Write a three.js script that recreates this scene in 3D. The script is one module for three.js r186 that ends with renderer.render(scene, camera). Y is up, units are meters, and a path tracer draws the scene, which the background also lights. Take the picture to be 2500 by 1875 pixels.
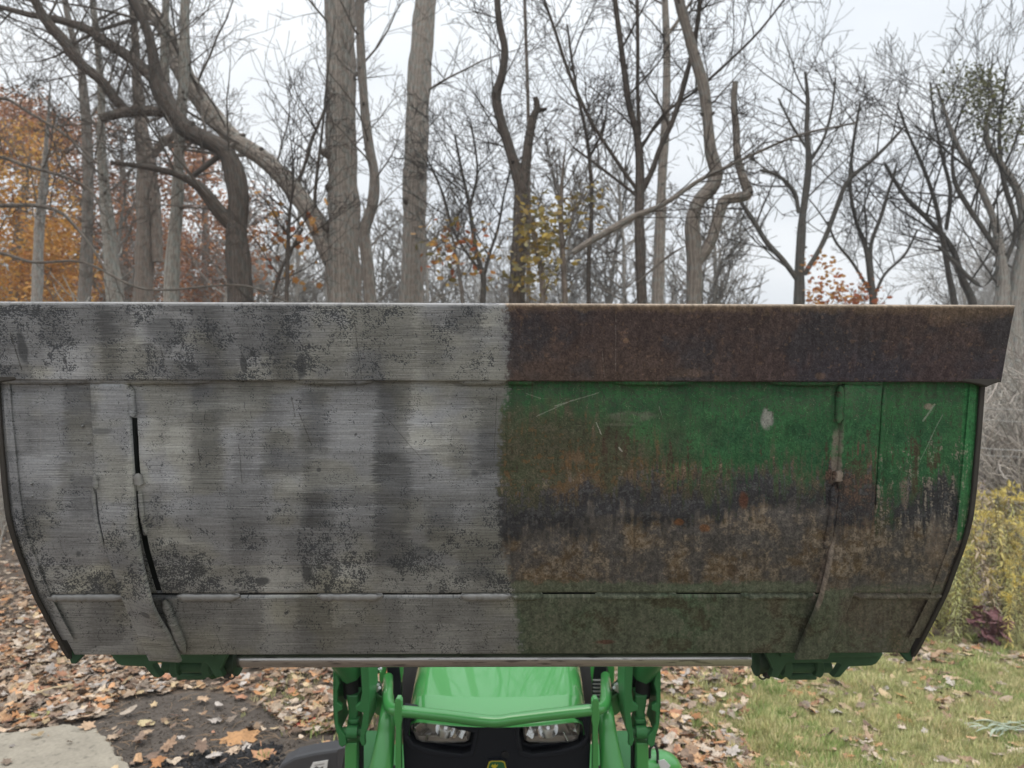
import * as THREE from 'three';
import { mergeGeometries } from 'three/addons/utils/BufferGeometryUtils.js';
import { RoundedBoxGeometry } from 'three/addons/geometries/RoundedBoxGeometry.js';

// ---------------------------------------------------------------- camera, sky, sun, exposure
const F = 1736, CX = 1250, CY = 937.5;                       // the photograph's focal length and centre, in its own pixels
const scene = new THREE.Scene();
const camera = new THREE.PerspectiveCamera(2 * Math.atan(CY / F) * 180 / Math.PI, 4 / 3, 0.05, 600);
camera.position.set(0, 1.65, 0);
camera.rotation.set(3.71 * Math.PI / 180, 0, 0);
camera.focus = 1.17; camera.userData.fStop = 6.5;
camera.updateMatrixWorld(true);
const renderer = new THREE.WebGLRenderer({ antialias: true });
renderer.toneMapping = THREE.LinearToneMapping;
renderer.toneMappingExposure = 1.2;
renderer.shadowMap.enabled = true;

// noise
function hash(x, y, s) { let h = Math.imul(x, 374761393) ^ Math.imul(y, 668265263) ^ Math.imul(s, 1442695041); h = Math.imul(h ^ (h >>> 13), 1274126177); return ((h ^ (h >>> 16)) >>> 0) / 4294967296; }
function vn(x, y, s) {
  const ix = Math.floor(x), iy = Math.floor(y); let fx = x - ix, fy = y - iy; fx = fx * fx * (3 - 2 * fx); fy = fy * fy * (3 - 2 * fy);
  const a = hash(ix, iy, s), b = hash(ix + 1, iy, s), c = hash(ix, iy + 1, s), d = hash(ix + 1, iy + 1, s);
  return a + (b - a) * fx + (c - a) * fy + (a - b - c + d) * fx * fy;
}
function fbm(x, y, s, o = 4) { let t = 0, a = 0.5, n = 0; for (let i = 0; i < o; i++) { t += a * vn(x, y, s + i); n += a; x *= 2.03; y *= 2.03; a *= 0.5; } return t / n; }
const clamp = (x, a = 0, b = 1) => Math.min(b, Math.max(a, x));
const sst = (a, b, x) => { const t = clamp((x - a) / (b - a)); return t * t * (3 - 2 * t); };
const lerp = (a, b, t) => a + (b - a) * t;
function rng(seed) { let a = seed >>> 0; return () => { a = (a + 0x6D2B79F5) | 0; let t = Math.imul(a ^ (a >>> 15), 1 | a); t = (t + Math.imul(t ^ (t >>> 7), 61 | t)) ^ t; return ((t ^ (t >>> 14)) >>> 0) / 4294967296; }; }
const table = (pts, x) => { if (x <= pts[0][0]) return pts[0][1]; for (let i = 1; i < pts.length; i++) if (x <= pts[i][0]) return lerp(pts[i - 1][1], pts[i][1], (x - pts[i - 1][0]) / (pts[i][0] - pts[i - 1][0])); return pts[pts.length - 1][1]; };

{ // overcast sky, a little brighter overhead, with soft cloud structure
  const W = 1024, H = 512, d = new Float32Array(W * H * 4);
  for (let j = 0; j < H; j++) for (let i = 0; i < W; i++) {
    const el = ((j + 0.5) / H - 0.5) * Math.PI, az = (i + 0.5) / W * 2 * Math.PI;
    const y = Math.sin(el), c = Math.cos(el), X = c * Math.cos(az), Z = c * Math.sin(az);
    const k = 1 / (Math.max(y, 0) + 0.25);
    let n = fbm(X * k * 1.3 + 40, Z * k * 2.2 + 40, 5, 5);
    // blend of a second pattern keeps the wrap seamless
    const L = (0.84 + 0.76 * Math.pow(Math.max(y, 0), 3)) * (1 + 0.38 * (n - 0.5)), t = clamp((n - 0.3) * 2.2), o = (j * W + i) * 4;
    d[o] = L * lerp(0.915, 0.975, t); d[o + 1] = L * lerp(0.97, 1.0, t); d[o + 2] = L * lerp(1.035, 1.02, t); d[o + 3] = 1;
  }
  const sky = new THREE.DataTexture(d, W, H, THREE.RGBAFormat, THREE.FloatType);
  sky.mapping = THREE.EquirectangularReflectionMapping; sky.magFilter = sky.minFilter = THREE.LinearFilter; sky.wrapS = THREE.RepeatWrapping; sky.needsUpdate = true;
  scene.background = sky; scene.environment = sky;
}
scene.fog = new THREE.FogExp2(0xd4d8dc, 0.0028);
const sun = new THREE.DirectionalLight(0xfff4e6, 1.5);
sun.position.set(4, 26, 5); sun.castShadow = true; sun.shadow.radius = 90; sun.shadow.mapSize.set(2048, 2048);
Object.assign(sun.shadow.camera, { left: -20, right: 20, top: 20, bottom: -25, near: 1, far: 90 });
scene.add(sun); scene.add(sun.target); sun.target.position.set(0, 0, -6);

// ---------------------------------------------------------------- helpers
const V3 = (x, y, z) => new THREE.Vector3(x, y, z);
function at(px, py, depth) { return V3((px - CX) / F * depth, (CY - py) / F * depth, -depth).applyMatrix4(camera.matrixWorld); }
function gp(px, py, h = 0) { const d = V3((px - CX) / F, (CY - py) / F, -1).transformDirection(camera.matrixWorld), t = (camera.position.y - h) / -d.y; return camera.position.clone().addScaledVector(d, t); }
const toPx = (p) => { const q = p.clone().applyMatrix4(camera.matrixWorldInverse); return [CX + q.x / -q.z * F, CY - q.y / -q.z * F]; };
const origins = new Map(), used = new Map();
function numbered(n) { const k = used.get(n) || 0; used.set(n, k + 1); return k ? `${n}_${String(k).padStart(3, '0')}` : n; }
function tag(o, label, category, group, kind) { if (label) o.userData.label = label; if (category) o.userData.category = category; if (group) o.userData.group = group; if (kind) o.userData.kind = kind; return o; }
function thing(name, pos, label, category, group) { const o = new THREE.Group(); o.name = numbered(name); o.position.copy(pos); origins.set(o, pos.clone()); scene.add(o); return tag(o, label, category, group); }
// a part whose geometry is given in world coordinates; children of a part share its origin
function part(parent, name, geo, mat) {
  if (Array.isArray(geo)) geo = mergeGeometries(geo.map(g => { g = g.index ? g.toNonIndexed() : g; for (const k of Object.keys(g.attributes)) if (!['position', 'normal', 'uv'].includes(k)) g.deleteAttribute(k); return g; }));
  const o = origins.get(parent) || V3(0, 0, 0), m = new THREE.Mesh(geo, mat); geo.translate(-o.x, -o.y, -o.z); m.name = name; origins.set(m, o); parent.add(m); return m;
}
const q0 = new THREE.Quaternion();
function box(c, w, h, d, q, r = 0.004) { const g = new RoundedBoxGeometry(w, h, d, 2, Math.min(r, w / 2.1, h / 2.1, d / 2.1)); if (q) g.applyQuaternion(q); g.translate(c.x, c.y, c.z); return g; }
function rod(a, b, r0, r1 = r0, n = 20) { const g = new THREE.CylinderGeometry(r1, r0, a.distanceTo(b), n); g.applyQuaternion(new THREE.Quaternion().setFromUnitVectors(V3(0, 1, 0), b.clone().sub(a).normalize())); const m = a.clone().lerp(b, 0.5); g.translate(m.x, m.y, m.z); return g; }
// many tapered tubes collected in one buffer
class Tubes {
  constructor() { this.p = []; this.n = []; this.u = []; this.i = []; }
  add(pts, rad, sides, lump) {
    const P = this.p, N = this.n, U = this.u, I = this.i, base = P.length / 3; let ref = V3(0.31, 0.12, 0.94), v = 0;
    for (let k = 0; k < pts.length; k++) {
      const a = pts[Math.max(k - 1, 0)], b = pts[Math.min(k + 1, pts.length - 1)], t = b.clone().sub(a).normalize();
      let e = ref.clone().addScaledVector(t, -ref.dot(t)); if (e.lengthSq() < 1e-4) e = V3(1, 0, 0).addScaledVector(t, -t.x); e.normalize(); ref = e; const f = t.clone().cross(e);
      if (k) v += pts[k].distanceTo(pts[k - 1]);
      for (let s = 0; s <= sides; s++) {
        const A = s / sides * 2 * Math.PI, c = Math.cos(A), w = Math.sin(A); const nx = e.x * c + f.x * w, ny = e.y * c + f.y * w, nz = e.z * c + f.z * w;
        const r = rad[k] * (lump ? 1 + lump * (vn(Math.cos(A) * 1.6 + 9, v * 3 + Math.sin(A) * 1.6, 77) - 0.5) : 1);
        P.push(pts[k].x + nx * r, pts[k].y + ny * r, pts[k].z + nz * r); N.push(nx, ny, nz); U.push(s / sides * Math.max(1, Math.round(rad[0] * 6.283 / 0.35)), v / 0.35);
      }
    }
    for (let k = 0; k < pts.length - 1; k++) for (let s = 0; s < sides; s++) { const a = base + k * (sides + 1) + s, b = a + sides + 1; I.push(a, a + 1, b, a + 1, b + 1, b); }
    const end = P.length / 3, L = pts.length - 1; P.push(pts[L].x, pts[L].y, pts[L].z); N.push(0, 1, 0); U.push(0.5, v / 0.35);
    for (let s = 0; s < sides; s++) { const a = base + L * (sides + 1) + s; I.push(a, a + 1, end); }
  }
  geo() { const g = new THREE.BufferGeometry(); g.setAttribute('position', new THREE.Float32BufferAttribute(this.p, 3)); g.setAttribute('normal', new THREE.Float32BufferAttribute(this.n, 3)); g.setAttribute('uv', new THREE.Float32BufferAttribute(this.u, 2)); g.setIndex(this.i); return g; }
  get empty() { return !this.p.length; }
}
function smoothPath(pts, rad, n) { const c = new THREE.CatmullRomCurve3(pts, false, 'centripetal'), P = [], R = []; for (let i = 0; i <= n; i++) { const t = i / n * (pts.length - 1), k = Math.min(Math.floor(t), pts.length - 2); P.push(c.getPoint(i / n)); R.push(lerp(rad[k], rad[k + 1], t - k)); } return [P, R]; }
function tubeGeo(pts, rad, n = 40, sides = 16, lump = 0) { const T = new Tubes(), [P, R] = smoothPath(pts, Array.isArray(rad) ? rad : pts.map(() => rad), n); T.add(P, R, sides, lump); return T.geo(); }
function extrude(outline, depth, bevel = 0.003, holes = []) { // outline in metres in the xy plane, extruded towards -z
  const s = new THREE.Shape(outline.map(p => new THREE.Vector2(p[0], p[1]))); for (const h of holes) s.holes.push(new THREE.Path(h.map(p => new THREE.Vector2(p[0], p[1]))));
  const g = new THREE.ExtrudeGeometry(s, { depth, bevelEnabled: bevel > 0, bevelThickness: bevel, bevelSize: bevel, bevelOffset: -bevel, bevelSegments: 2, steps: 1 }); g.translate(0, 0, -depth); return g;
}
// a plate drawn by its outline in photo pixels at one depth, standing parallel to the picture
function plate(px, depth, thick, bevel = 0.003, holes = []) {
  const c = camera.quaternion, conv = l => l.map(([x, y]) => [(x - CX) / F * depth, (CY - y) / F * depth]);
  const g = extrude(conv(px), thick, bevel, holes.map(conv)); g.translate(0, 0, -depth); g.applyMatrix4(camera.matrixWorld); return g;
}
function dataTex(W, H, fill, srgb = true, wrap = THREE.RepeatWrapping) {
  const d = new Uint8Array(W * H * 4), o = [0, 0, 0, 1];
  for (let j = 0; j < H; j++) for (let i = 0; i < W; i++) { fill(i, j, o); const k = (j * W + i) * 4; for (let c = 0; c < 3; c++) { const x = clamp(o[c]); d[k + c] = 255 * (srgb ? (x <= 0.0031308 ? 12.92 * x : 1.055 * Math.pow(x, 1 / 2.4) - 0.055) : x) + 0.5; } d[k + 3] = 255; }
  const t = new THREE.DataTexture(d, W, H, THREE.RGBAFormat); t.magFilter = THREE.LinearFilter; t.minFilter = THREE.LinearMipmapLinearFilter; t.generateMipmaps = true; t.wrapS = t.wrapT = wrap; if (srgb) t.colorSpace = THREE.SRGBColorSpace; t.needsUpdate = true; return t;
}
const lin = (r, g, b) => new THREE.Color().setRGB(r, g, b);
const std = (o) => new THREE.MeshStandardMaterial(o), phy = (o) => new THREE.MeshPhysicalMaterial(o);
const tile2 = (x, y, Wx, Wy, s, o = 3) => { let t = 0, a = 0.5, n = 0, px = Wx, py = Wy; for (let i = 0; i < o; i++) { const ix = Math.floor(x), iy = Math.floor(y); let fx = x - ix, fy = y - iy; fx = fx * fx * (3 - 2 * fx); fy = fy * fy * (3 - 2 * fy); const m = (k, p) => ((k % p) + p) % p; const A = hash(m(ix, px), m(iy, py), s + i), B = hash(m(ix + 1, px), m(iy, py), s + i), C = hash(m(ix, px), m(iy + 1, py), s + i), D = hash(m(ix + 1, px), m(iy + 1, py), s + i); t += a * (A + (B - A) * fx + (C - A) * fy + (A - B - C + D) * fx * fy); n += a; a *= 0.5; x *= 2; y *= 2; px *= 2; py *= 2; } return t / n; };
const st2 = x => clamp((x - 0.5) * 2.3 + 0.5);   // stretch the contrast of a noise
// tileable noise for repeating textures
const tile = (x, y, W, s, o = 4) => { let t = 0, a = 0.5, n = 0, p = W; for (let i = 0; i < o; i++) { const ix = Math.floor(x), iy = Math.floor(y); let fx = x - ix, fy = y - iy; fx = fx * fx * (3 - 2 * fx); fy = fy * fy * (3 - 2 * fy); const m = k => ((k % p) + p) % p; const A = hash(m(ix), m(iy), s + i), B = hash(m(ix + 1), m(iy), s + i), C = hash(m(ix), m(iy + 1), s + i), D = hash(m(ix + 1), m(iy + 1), s + i); t += a * (A + (B - A) * fx + (C - A) * fy + (A - B - C + D) * fx * fy); n += a; a *= 0.5; x *= 2; y *= 2; p *= 2; } return t / n; };

// ---------------------------------------------------------------- ground
const inPoly = (poly, x, y) => { let c = false; for (let i = 0, j = poly.length - 1; i < poly.length; j = i++) { const [xi, yi] = poly[i], [xj, yj] = poly[j]; if ((yi > y) !== (yj > y) && x < (xj - xi) * (y - yi) / (yj - yi) + xi) c = !c; } return c; };
const gpoly = l => l.map(([x, y]) => { const p = gp(x, y); return [p.x, p.z]; });
const dirtPoly = gpoly([[250, 1745], [330, 1700], [470, 1690], [600, 1712], [660, 1760], [700, 1790], [900, 1830], [900, 1990], [-400, 1990], [-200, 1830], [60, 1785]]);
const padPoly = gpoly([[-700, 1860], [-100, 1808], [60, 1795], [150, 1778], [222, 1788], [256, 1815], [275, 1850], [330, 1900], [420, 2000], [-700, 2000]]);
const grassX = (x, z) => { // 0 = leaf litter, 1 = lawn
  const e = table([[-9, 6], [-5.4, 2.1], [-4.6, 1.35], [-4.0, 1.1], [-3.3, 0.8], [-1, 0.6]], z);
  return sst(-0.5, 0.5, x - e + 1.4 * (fbm(x * 1.3 + 9, z * 1.3, 31, 3) - 0.5));
};
const dirtAt = (x, z) => inPoly(dirtPoly, x + 0.25 * (fbm(x * 4, z * 4, 3, 3) - 0.5), z + 0.25 * (fbm(x * 4, z * 4, 8, 3) - 0.5)) ? 1 : 0;
{
  const S = 24, N = 2048;
  const map = dataTex(N, N, (i, j, o) => {
    const x = (i + 0.5) / N * S - S / 2, z = -((j + 0.5) / N * S), n = fbm(x * 5, z * 5, 11, 4), f = fbm(x * 34, z * 34, 21, 2), g = grassX(x, z) * (1 - 0.8 * sst(-5.0, -5.6, z)), dd = dirtAt(x, z);
    let c = [0.13, 0.10, 0.078]; const k = 0.55 + 0.9 * (0.5 * n + 0.5 * f);
    const gr = [0.17, 0.165, 0.09], di = [0.088, 0.074, 0.063];
    const w = clamp(g + (f - 0.5) * 0.6);
    for (let q = 0; q < 3; q++) { c[q] = lerp(c[q], gr[q], w); if (dd) c[q] = di[q]; o[q] = c[q] * k; }
  }, true, THREE.MirroredRepeatWrapping);
  const bump = dataTex(512, 512, (i, j, o) => { o[0] = o[1] = o[2] = tile(i / 512 * 24, j / 512 * 24, 24, 61, 4); }, false); bump.repeat.set(24, 24);
  const g = new THREE.PlaneGeometry(400, 400, 40, 40); g.rotateX(-Math.PI / 2);
  const p = g.attributes.position, uv = g.attributes.uv; for (let i = 0; i < p.count; i++) uv.setXY(i, (p.getX(i) + S / 2) / S, -p.getZ(i) / S);
  const ground = new THREE.Mesh(g, std({ map, bumpMap: bump, bumpScale: 0.02, roughness: 1 })); ground.name = 'ground'; tag(ground, 'ground of brown soil and thin lawn strewn with fallen leaves', null, null, 'structure'); scene.add(ground);
  scene.userData.ground = ground;
}
const ground = scene.userData.ground; delete scene.userData.ground;
{ // pale concrete pad at the lower left corner
  const o = padPoly;
  const pts = [], rr = rng(4); for (let i = 0; i < o.length; i++) { const a = o[i], b = o[(i + 1) % o.length]; for (let k = 0; k < 14; k++) { const t = k / 14; pts.push([lerp(a[0], b[0], t) + 0.02 * (rr() - 0.5), -(lerp(a[1], b[1], t) + 0.02 * (rr() - 0.5))]); } }
  const s = new THREE.Shape(pts.map(p => new THREE.Vector2(p[0], p[1]))), g = new THREE.ExtrudeGeometry(s, { depth: 0.018, bevelEnabled: true, bevelSize: 0.012, bevelThickness: 0.008, bevelSegments: 2 }); g.rotateX(-Math.PI / 2); g.translate(0, -0.006, 0);
  const map = dataTex(1024, 1024, (i, j, c) => { const n = tile(i / 1024 * 8, j / 1024 * 8, 8, 71, 5), f = tile(i / 1024 * 90, j / 1024 * 90, 90, 75, 2), s2 = tile(i / 1024 * 30, j / 1024 * 30, 30, 79, 3); const k = (0.78 + 0.4 * n) * (0.85 + 0.3 * f) * (s2 > 0.74 ? 0.72 : 1); c[0] = 0.315 * k; c[1] = 0.287 * k; c[2] = 0.235 * k; });
  const m = new THREE.Mesh(g, std({ map, bumpMap: map, bumpScale: 0.004, roughness: 0.95 })); m.name = 'pavement'; tag(m, 'pale sandy concrete pad in the lower left corner', null, null, 'structure'); scene.add(m);
}

// ---------------------------------------------------------------- trees
const barkTex = dataTex(512, 512, (i, j, o) => {
  const x = i / 512, y = j / 512, w = tile2(x * 6, y * 3, 6, 3, 5, 3), r = Math.abs(tile2((x + 0.04 * w) * 17, y * 2, 17, 2, 25, 3) - 0.5) * 2, g = tile(x * 64, y * 64, 64, 35, 2), li = tile(x * 4, y * 4, 4, 45, 5), pl = tile2(x * 9, y * 4, 9, 4, 55, 3);
  const k = (0.70 + 0.40 * sst(0.02, 0.42, r)) * (0.74 + 0.5 * g) * (0.82 + 0.36 * pl), t = sst(0.5, 0.66, li);
  o[0] = 0.9 * k * lerp(1, 0.95, t); o[1] = 0.88 * k * lerp(0.95, 1.02, t); o[2] = 0.86 * k * lerp(0.9, 1.0, t);
});
const bark = (r, g, b) => phy({ specularIntensity: 0.3, map: barkTex, color: lin(r, g, b), bumpMap: barkTex, bumpScale: 0.02, roughness: 0.95 });
const BK = { grey: bark(0.41, 0.383, 0.36), dark: bark(0.155, 0.137, 0.127), mid: bark(0.31, 0.287, 0.27), pale: bark(0.46, 0.45, 0.425), brown: bark(0.32, 0.28, 0.255), far: bark(0.44, 0.425, 0.41), ink: bark(0.16, 0.155, 0.15) };
const UP = V3(0, 1, 0);
function randDir(R) { const z = R() * 2 - 1, a = R() * 6.2832, r = Math.sqrt(1 - z * z); return V3(r * Math.cos(a), z, r * Math.sin(a)); }
// one growing shoot and all that springs from it; C: {T, R, rmin, trop, wob, kids:[per level], flat}
function grow(C, p, dir, len, r, lev) {
  const R = C.R, n = [9, 7, 5, 4][Math.min(lev, 3)], pts = [p.clone()], rad = [r], st = len / n; let d = dir.clone().normalize();
  for (let k = 1; k <= n; k++) {
    d.addScaledVector(randDir(R), C.wob * (0.7 + 0.5 * lev)).addScaledVector(UP, C.trop * 0.3).normalize();
    p = p.clone().addScaledVector(d, st); pts.push(p); rad.push(Math.max(C.rmin, r * (1 - 0.82 * k / n)));
    if (C.tips && lev >= C.tipLev) C.tips.push(p);
  }
  C.T.add(pts, rad, lev <= 0 ? 7 : lev === 1 ? 5 : 3);
  const kids = C.kids[lev] || 0;
  for (let k = 0; k < kids; k++) {
    const t = 0.12 + 0.86 * (k + R()) / kids, x = t * n, i = Math.min(Math.floor(x), n - 1), q = pts[i].clone().lerp(pts[i + 1], x - i), a = pts[i + 1].clone().sub(pts[i]).normalize();
    const side = randDir(R); side.z *= 0.75; side.addScaledVector(a, -side.dot(a)).normalize();
    const nd = a.clone().multiplyScalar(0.75).addScaledVector(side, 0.55 + 0.5 * R()).addScaledVector(UP, C.trop);
    grow(C, q, nd, len * (0.36 + 0.34 * R()) * (1 - 0.45 * t), Math.max(C.rmin, lerp(rad[i], rad[i + 1], x - i) * (0.42 + 0.25 * R())), lev + 1);
  }
}
// limbs: list of {z, p:[[px,py,width px], ...], ground?, name?, dz?}; the first is the trunk
function tree(spec) {
  const { name, label, group, z, limbs, mat, seed } = spec, R = rng(seed), foot = at(limbs[0].p[0][0], limbs[0].p[0][1], z); foot.y = 0;
  const t = thing(name, foot, label, 'tree', group), C = { T: new Tubes(), R, rmin: spec.rmin ?? 0.0034 * z / 10, trop: spec.trop ?? 0.1, wob: spec.wob ?? 0.13, kids: spec.kids ?? [0, 6, 5, 0], tips: spec.leaves ? [] : null, tipLev: 2 };
  limbs.forEach((L, li) => {
    const dz = L.dz || 0, m = L.p.length, pts = L.p.map(([x, y], k) => at(x, y, z + (L.z0 || 0) + dz * k / (m - 1))), rad = L.p.map(a => a[2] / 2 / F * z);
    if (L.ground !== false && li === 0 || L.ground) { const g = pts[0].clone(); g.y = 0; pts.unshift(g); rad.unshift(rad[0] * 1.25); }
    const [P, Q] = smoothPath(pts, rad, Math.max(10, pts.length * 7)), T = new Tubes(); T.add(P, Q, rad[1] > 0.05 ? 18 : 9, rad[1] > 0.03 ? 0.34 : 0.2);
    part(t, li === 0 ? 'trunk' : 'limb', T.geo(), L.mat || mat);
    if (rad[1] > 0.06) for (let k = 0; k < 4; k++) { const i = Math.floor((0.3 + 0.6 * R()) * (P.length - 2)), a = randDir(R); a.y = Math.abs(a.y) * 0.5; a.z = Math.abs(a.z); a.normalize(); const q = P[i].clone().addScaledVector(a, Q[i] * 0.7), e = q.clone().addScaledVector(a, Q[i] * (0.45 + 0.5 * R())); C.T.add([q, q.clone().lerp(e, 0.6), e], [Q[i] * 0.42, Q[i] * 0.3, Q[i] * 0.16], 8, 0.4); }
    const k0 = L.twigs ?? spec.twigs ?? 10, from = L.from ?? (li === 0 ? 0.35 : 0.1);
    for (let k = 0; k < k0; k++) {
      const u = from + (1 - from) * (k + R()) / k0, x = u * (P.length - 1), i = Math.min(Math.floor(x), P.length - 2), q = P[i].clone().lerp(P[i + 1], x - i), a = P[i + 1].clone().sub(P[i]).normalize();
      const side = randDir(R); side.z *= 0.7; side.addScaledVector(a, -side.dot(a)).normalize();
      const len = (spec.len ?? 1.8) * (L.len ?? 1) * (0.45 + 0.75 * R()) * z / 10;
      grow(C, q, a.clone().multiplyScalar(0.55).addScaledVector(side, 0.9).addScaledVector(UP, spec.lift ?? 0.25), len, Math.max(C.rmin * 1.5, Math.min(Q[i] * 0.5, len * 0.011)), 1);
    }
  });
  let crown = t; if (!C.T.empty) crown = part(t, 'crown', C.T.geo(), spec.twigMat || mat);
  if (spec.leaves) foliage(t, crown, C.tips, spec.leaves, R);
  return t;
}
// leaf blades: outline fan with a little fold and curl
function leafGeo(kind, seed) {
  const R = rng(seed), n = kind === 'oval' ? 14 : kind === 'small' ? 8 : 22, P = [], U = [], I = []; const curl = 0.10 + 0.3 * R(), fold = 0.1 + 0.35 * R(), tw = (R() - 0.5) * 0.6;
  const cr = kind === 'small' ? 0.05   : 0.24, put = (x, y) => { const h = curl * (y * y * 0.9 + x * x * 0.25) - fold * 0.35 * Math.abs(x) + tw * x * y + cr * (fbm(x * 5 + seed * 7.3, y * 5 + 3, seed, 2) - 0.5); P.push(x, h, y); U.push(x + 0.5, y + 0.5); };
  put(0, 0); const mid = [];
  for (let k = 0; k < n; k++) {
    const a = k / n * 6.28318; let r;
    if (kind === 'oval' || kind === 'small') r = 0.5 / Math.sqrt(Math.cos(a) ** 2 * (kind === 'small' ? 3 : 4.5) + Math.sin(a) ** 2) * (1 + 0.1 * (R() - 0.5)) * (Math.abs(Math.sin(a)) > 0.97 ? 1.1 : 1);
    else if (kind === 'oak') { const w = 0.5 / Math.sqrt(Math.cos(a) ** 2 * 2.6 + Math.sin(a) ** 2); r = w * (k % 3 === 0 ? 0.72 : 1.06 + 0.25 * (R() - 0.5)); }
    else { const lob = Math.max(0, Math.cos(a * 5 / 2 * 2 - Math.PI / 2 * 5)); r = (k % 2 ? 0.37 : 0.5) * (0.85 + 0.25 * lob) * (Math.sin(a) < -0.8 ? 0.7 : 1) * (1 + 0.2 * (R() - 0.5)); }
    put(r * Math.cos(a), r * Math.sin(a)); mid.push([0.55 * r * Math.cos(a), 0.55 * r * Math.sin(a)]);
  }
  if (kind === 'small') for (let k = 0; k < n; k++) I.push(0, 1 + (k + 1) % n, 1 + k);
  else { mid.forEach(m => put(m[0], m[1])); for (let k = 0; k < n; k++) { const a = 1 + k, b = 1 + (k + 1) % n, c = a + n, d = b + n; I.push(a, c, b, b, c, d, 0, d, c); } }
  if (kind !== 'small') { const b = P.length / 3; P.push(-0.012, 0.02, -0.45, 0.012, 0.02, -0.45, 0.012, 0.06, -0.72, -0.012, 0.06, -0.72); U.push(0, 0, 0, 0, 0, 0, 0, 0); I.push(b, b + 1, b + 2, b, b + 2, b + 3); }
  const g = new THREE.BufferGeometry(); g.setAttribute('position', new THREE.Float32BufferAttribute(P, 3)); g.setAttribute('uv', new THREE.Float32BufferAttribute(U, 2)); g.setIndex(I); g.computeVertexNormals(); return g;
}
const leafTex = dataTex(256, 256, (i, j, o) => { const x = i / 256 - 0.5, y = j / 256 - 0.5, v = Math.abs(x) < 0.012 || Math.abs(((y - Math.abs(x) * 0.9) * 9 + 90) % 1) < 0.08 ? 0.75 : 1, n = tile(i / 256 * 6, j / 256 * 6, 6, 91, 4), s = tile(i / 256 * 20, j / 256 * 20, 20, 95, 2), k = v * (0.62 + 0.6 * n) * (s > 0.72 ? 0.55 : 1); o[0] = k; o[1] = k; o[2] = k; });
const litterMat = phy({ specularIntensity: 0.5, map: leafTex, roughness: 0.8, side: THREE.DoubleSide });
const hangMat = phy({ roughness: 0.9, transmission: 0.45, thickness: 0, side: THREE.DoubleSide });
const LG = ['oak', 'maple', 'oval', 'oak', 'maple', 'oval'].map((k, i) => leafGeo(k, 20 + i)), smallLeaf = leafGeo('small', 3);
const mtx = new THREE.Matrix4(), Q = new THREE.Quaternion(), E = new THREE.Euler();
function foliage(t, parent, tips, L, R) {
  const o = origins.get(t), N = L.count, im = new THREE.InstancedMesh(L.big ? LG[1] : smallLeaf, hangMat, N); im.name = 'leaves'; tag(im, null, null, null, 'stuff');
  let pool = L.centres || tips; if (L.where) { const f = pool.filter(p => { const [x, y] = toPx(p); return L.where(x, y); }); if (f.length) pool = f; }
  const cl = []; for (let k = 0; k < (L.clumps || N); k++) cl.push(pool[Math.floor(R() * pool.length)]);
  for (let k = 0; k < N; k++) {
    const c = cl[k % cl.length], p = c.clone().add(randDir(R).multiplyScalar(L.spread * Math.cbrt(R()))).sub(o), s = L.size * (0.6 + 0.7 * R());
    mtx.compose(p, Q.setFromEuler(E.set(R() * 6.3, R() * 6.3, R() * 6.3)), V3(s, s, s)); im.setMatrixAt(k, mtx);
    const col = L.cols[Math.floor(R() * L.cols.length)], v = 0.65 + 0.6 * R(); im.setColorAt(k, lin(col[0] * v, col[1] * v, col[2] * v));
  }
  parent.add(im);
}
const ORANGE = [[0.58, 0.30, 0.07], [0.62, 0.34, 0.08], [0.5, 0.23, 0.06]], GOLD = [[0.68, 0.38, 0.065], [0.62, 0.33, 0.06], [0.72, 0.45, 0.10]], RUSSET = [[0.45, 0.20, 0.085], [0.38, 0.18, 0.10], [0.50, 0.235, 0.08], [0.33, 0.17, 0.105]], OLIVE = [[0.30, 0.23, 0.06], [0.36, 0.24, 0.05], [0.22, 0.19, 0.07]], MOSS = [[0.12, 0.13, 0.05], [0.15, 0.15, 0.06]], RED = [[0.48, 0.14, 0.05], [0.42, 0.17, 0.05]];

// the big grey trunk and its neighbours
tree({ name: 'bare_tree', label: 'thickest pale grey trunk with a heavy limb forking low to the left', z: 10, seed: 101, mat: BK.grey, twigMat: BK.mid, twigs: 3, len: 2.2, limbs: [
  { p: [[843, 745, 84], [840, 650, 79], [838, 560, 75], [836, 400, 71], [832, 260, 69], [832, 120, 69], [831, 0, 69], [829, -160, 66]], twigs: 5, from: 0.5 },
  { p: [[812, 640, 44], [780, 560, 48], [735, 490, 44], [690, 430, 42], [640, 385, 40], [560, 330, 42], [505, 265, 44], [455, 190, 46], [425, 120, 44], [395, 60, 36], [350, 10, 30], [300, -60, 24]], dz: 0.5, twigs: 16, len: 1.2 }] });
tree({ name: 'slim_tree', label: 'slim wavy trunk close against the right of the thickest trunk', z: 9.6, seed: 102, mat: BK.mid, twigs: 9, len: 1.3, limbs: [{ p: [[904, 745, 30], [897, 640, 27], [889, 570, 27], [908, 500, 25], [914, 430, 25], [902, 360, 22], [890, 260, 21], [881, 130, 20], [879, 0, 20], [880, -120, 18]] }] });
tree({ name: 'bare_tree', label: 'straight grey trunk leaning slightly right beside a gap of open sky', z: 12, seed: 103, mat: BK.grey, twigMat: BK.mid, twigs: 3, limbs: [{ p: [[1006, 745, 57], [1010, 620, 57], [1013, 480, 56], [1017, 330, 55], [1026, 170, 54], [1041, 0, 52], [1054, -150, 48]], from: 0.45 }] });
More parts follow.
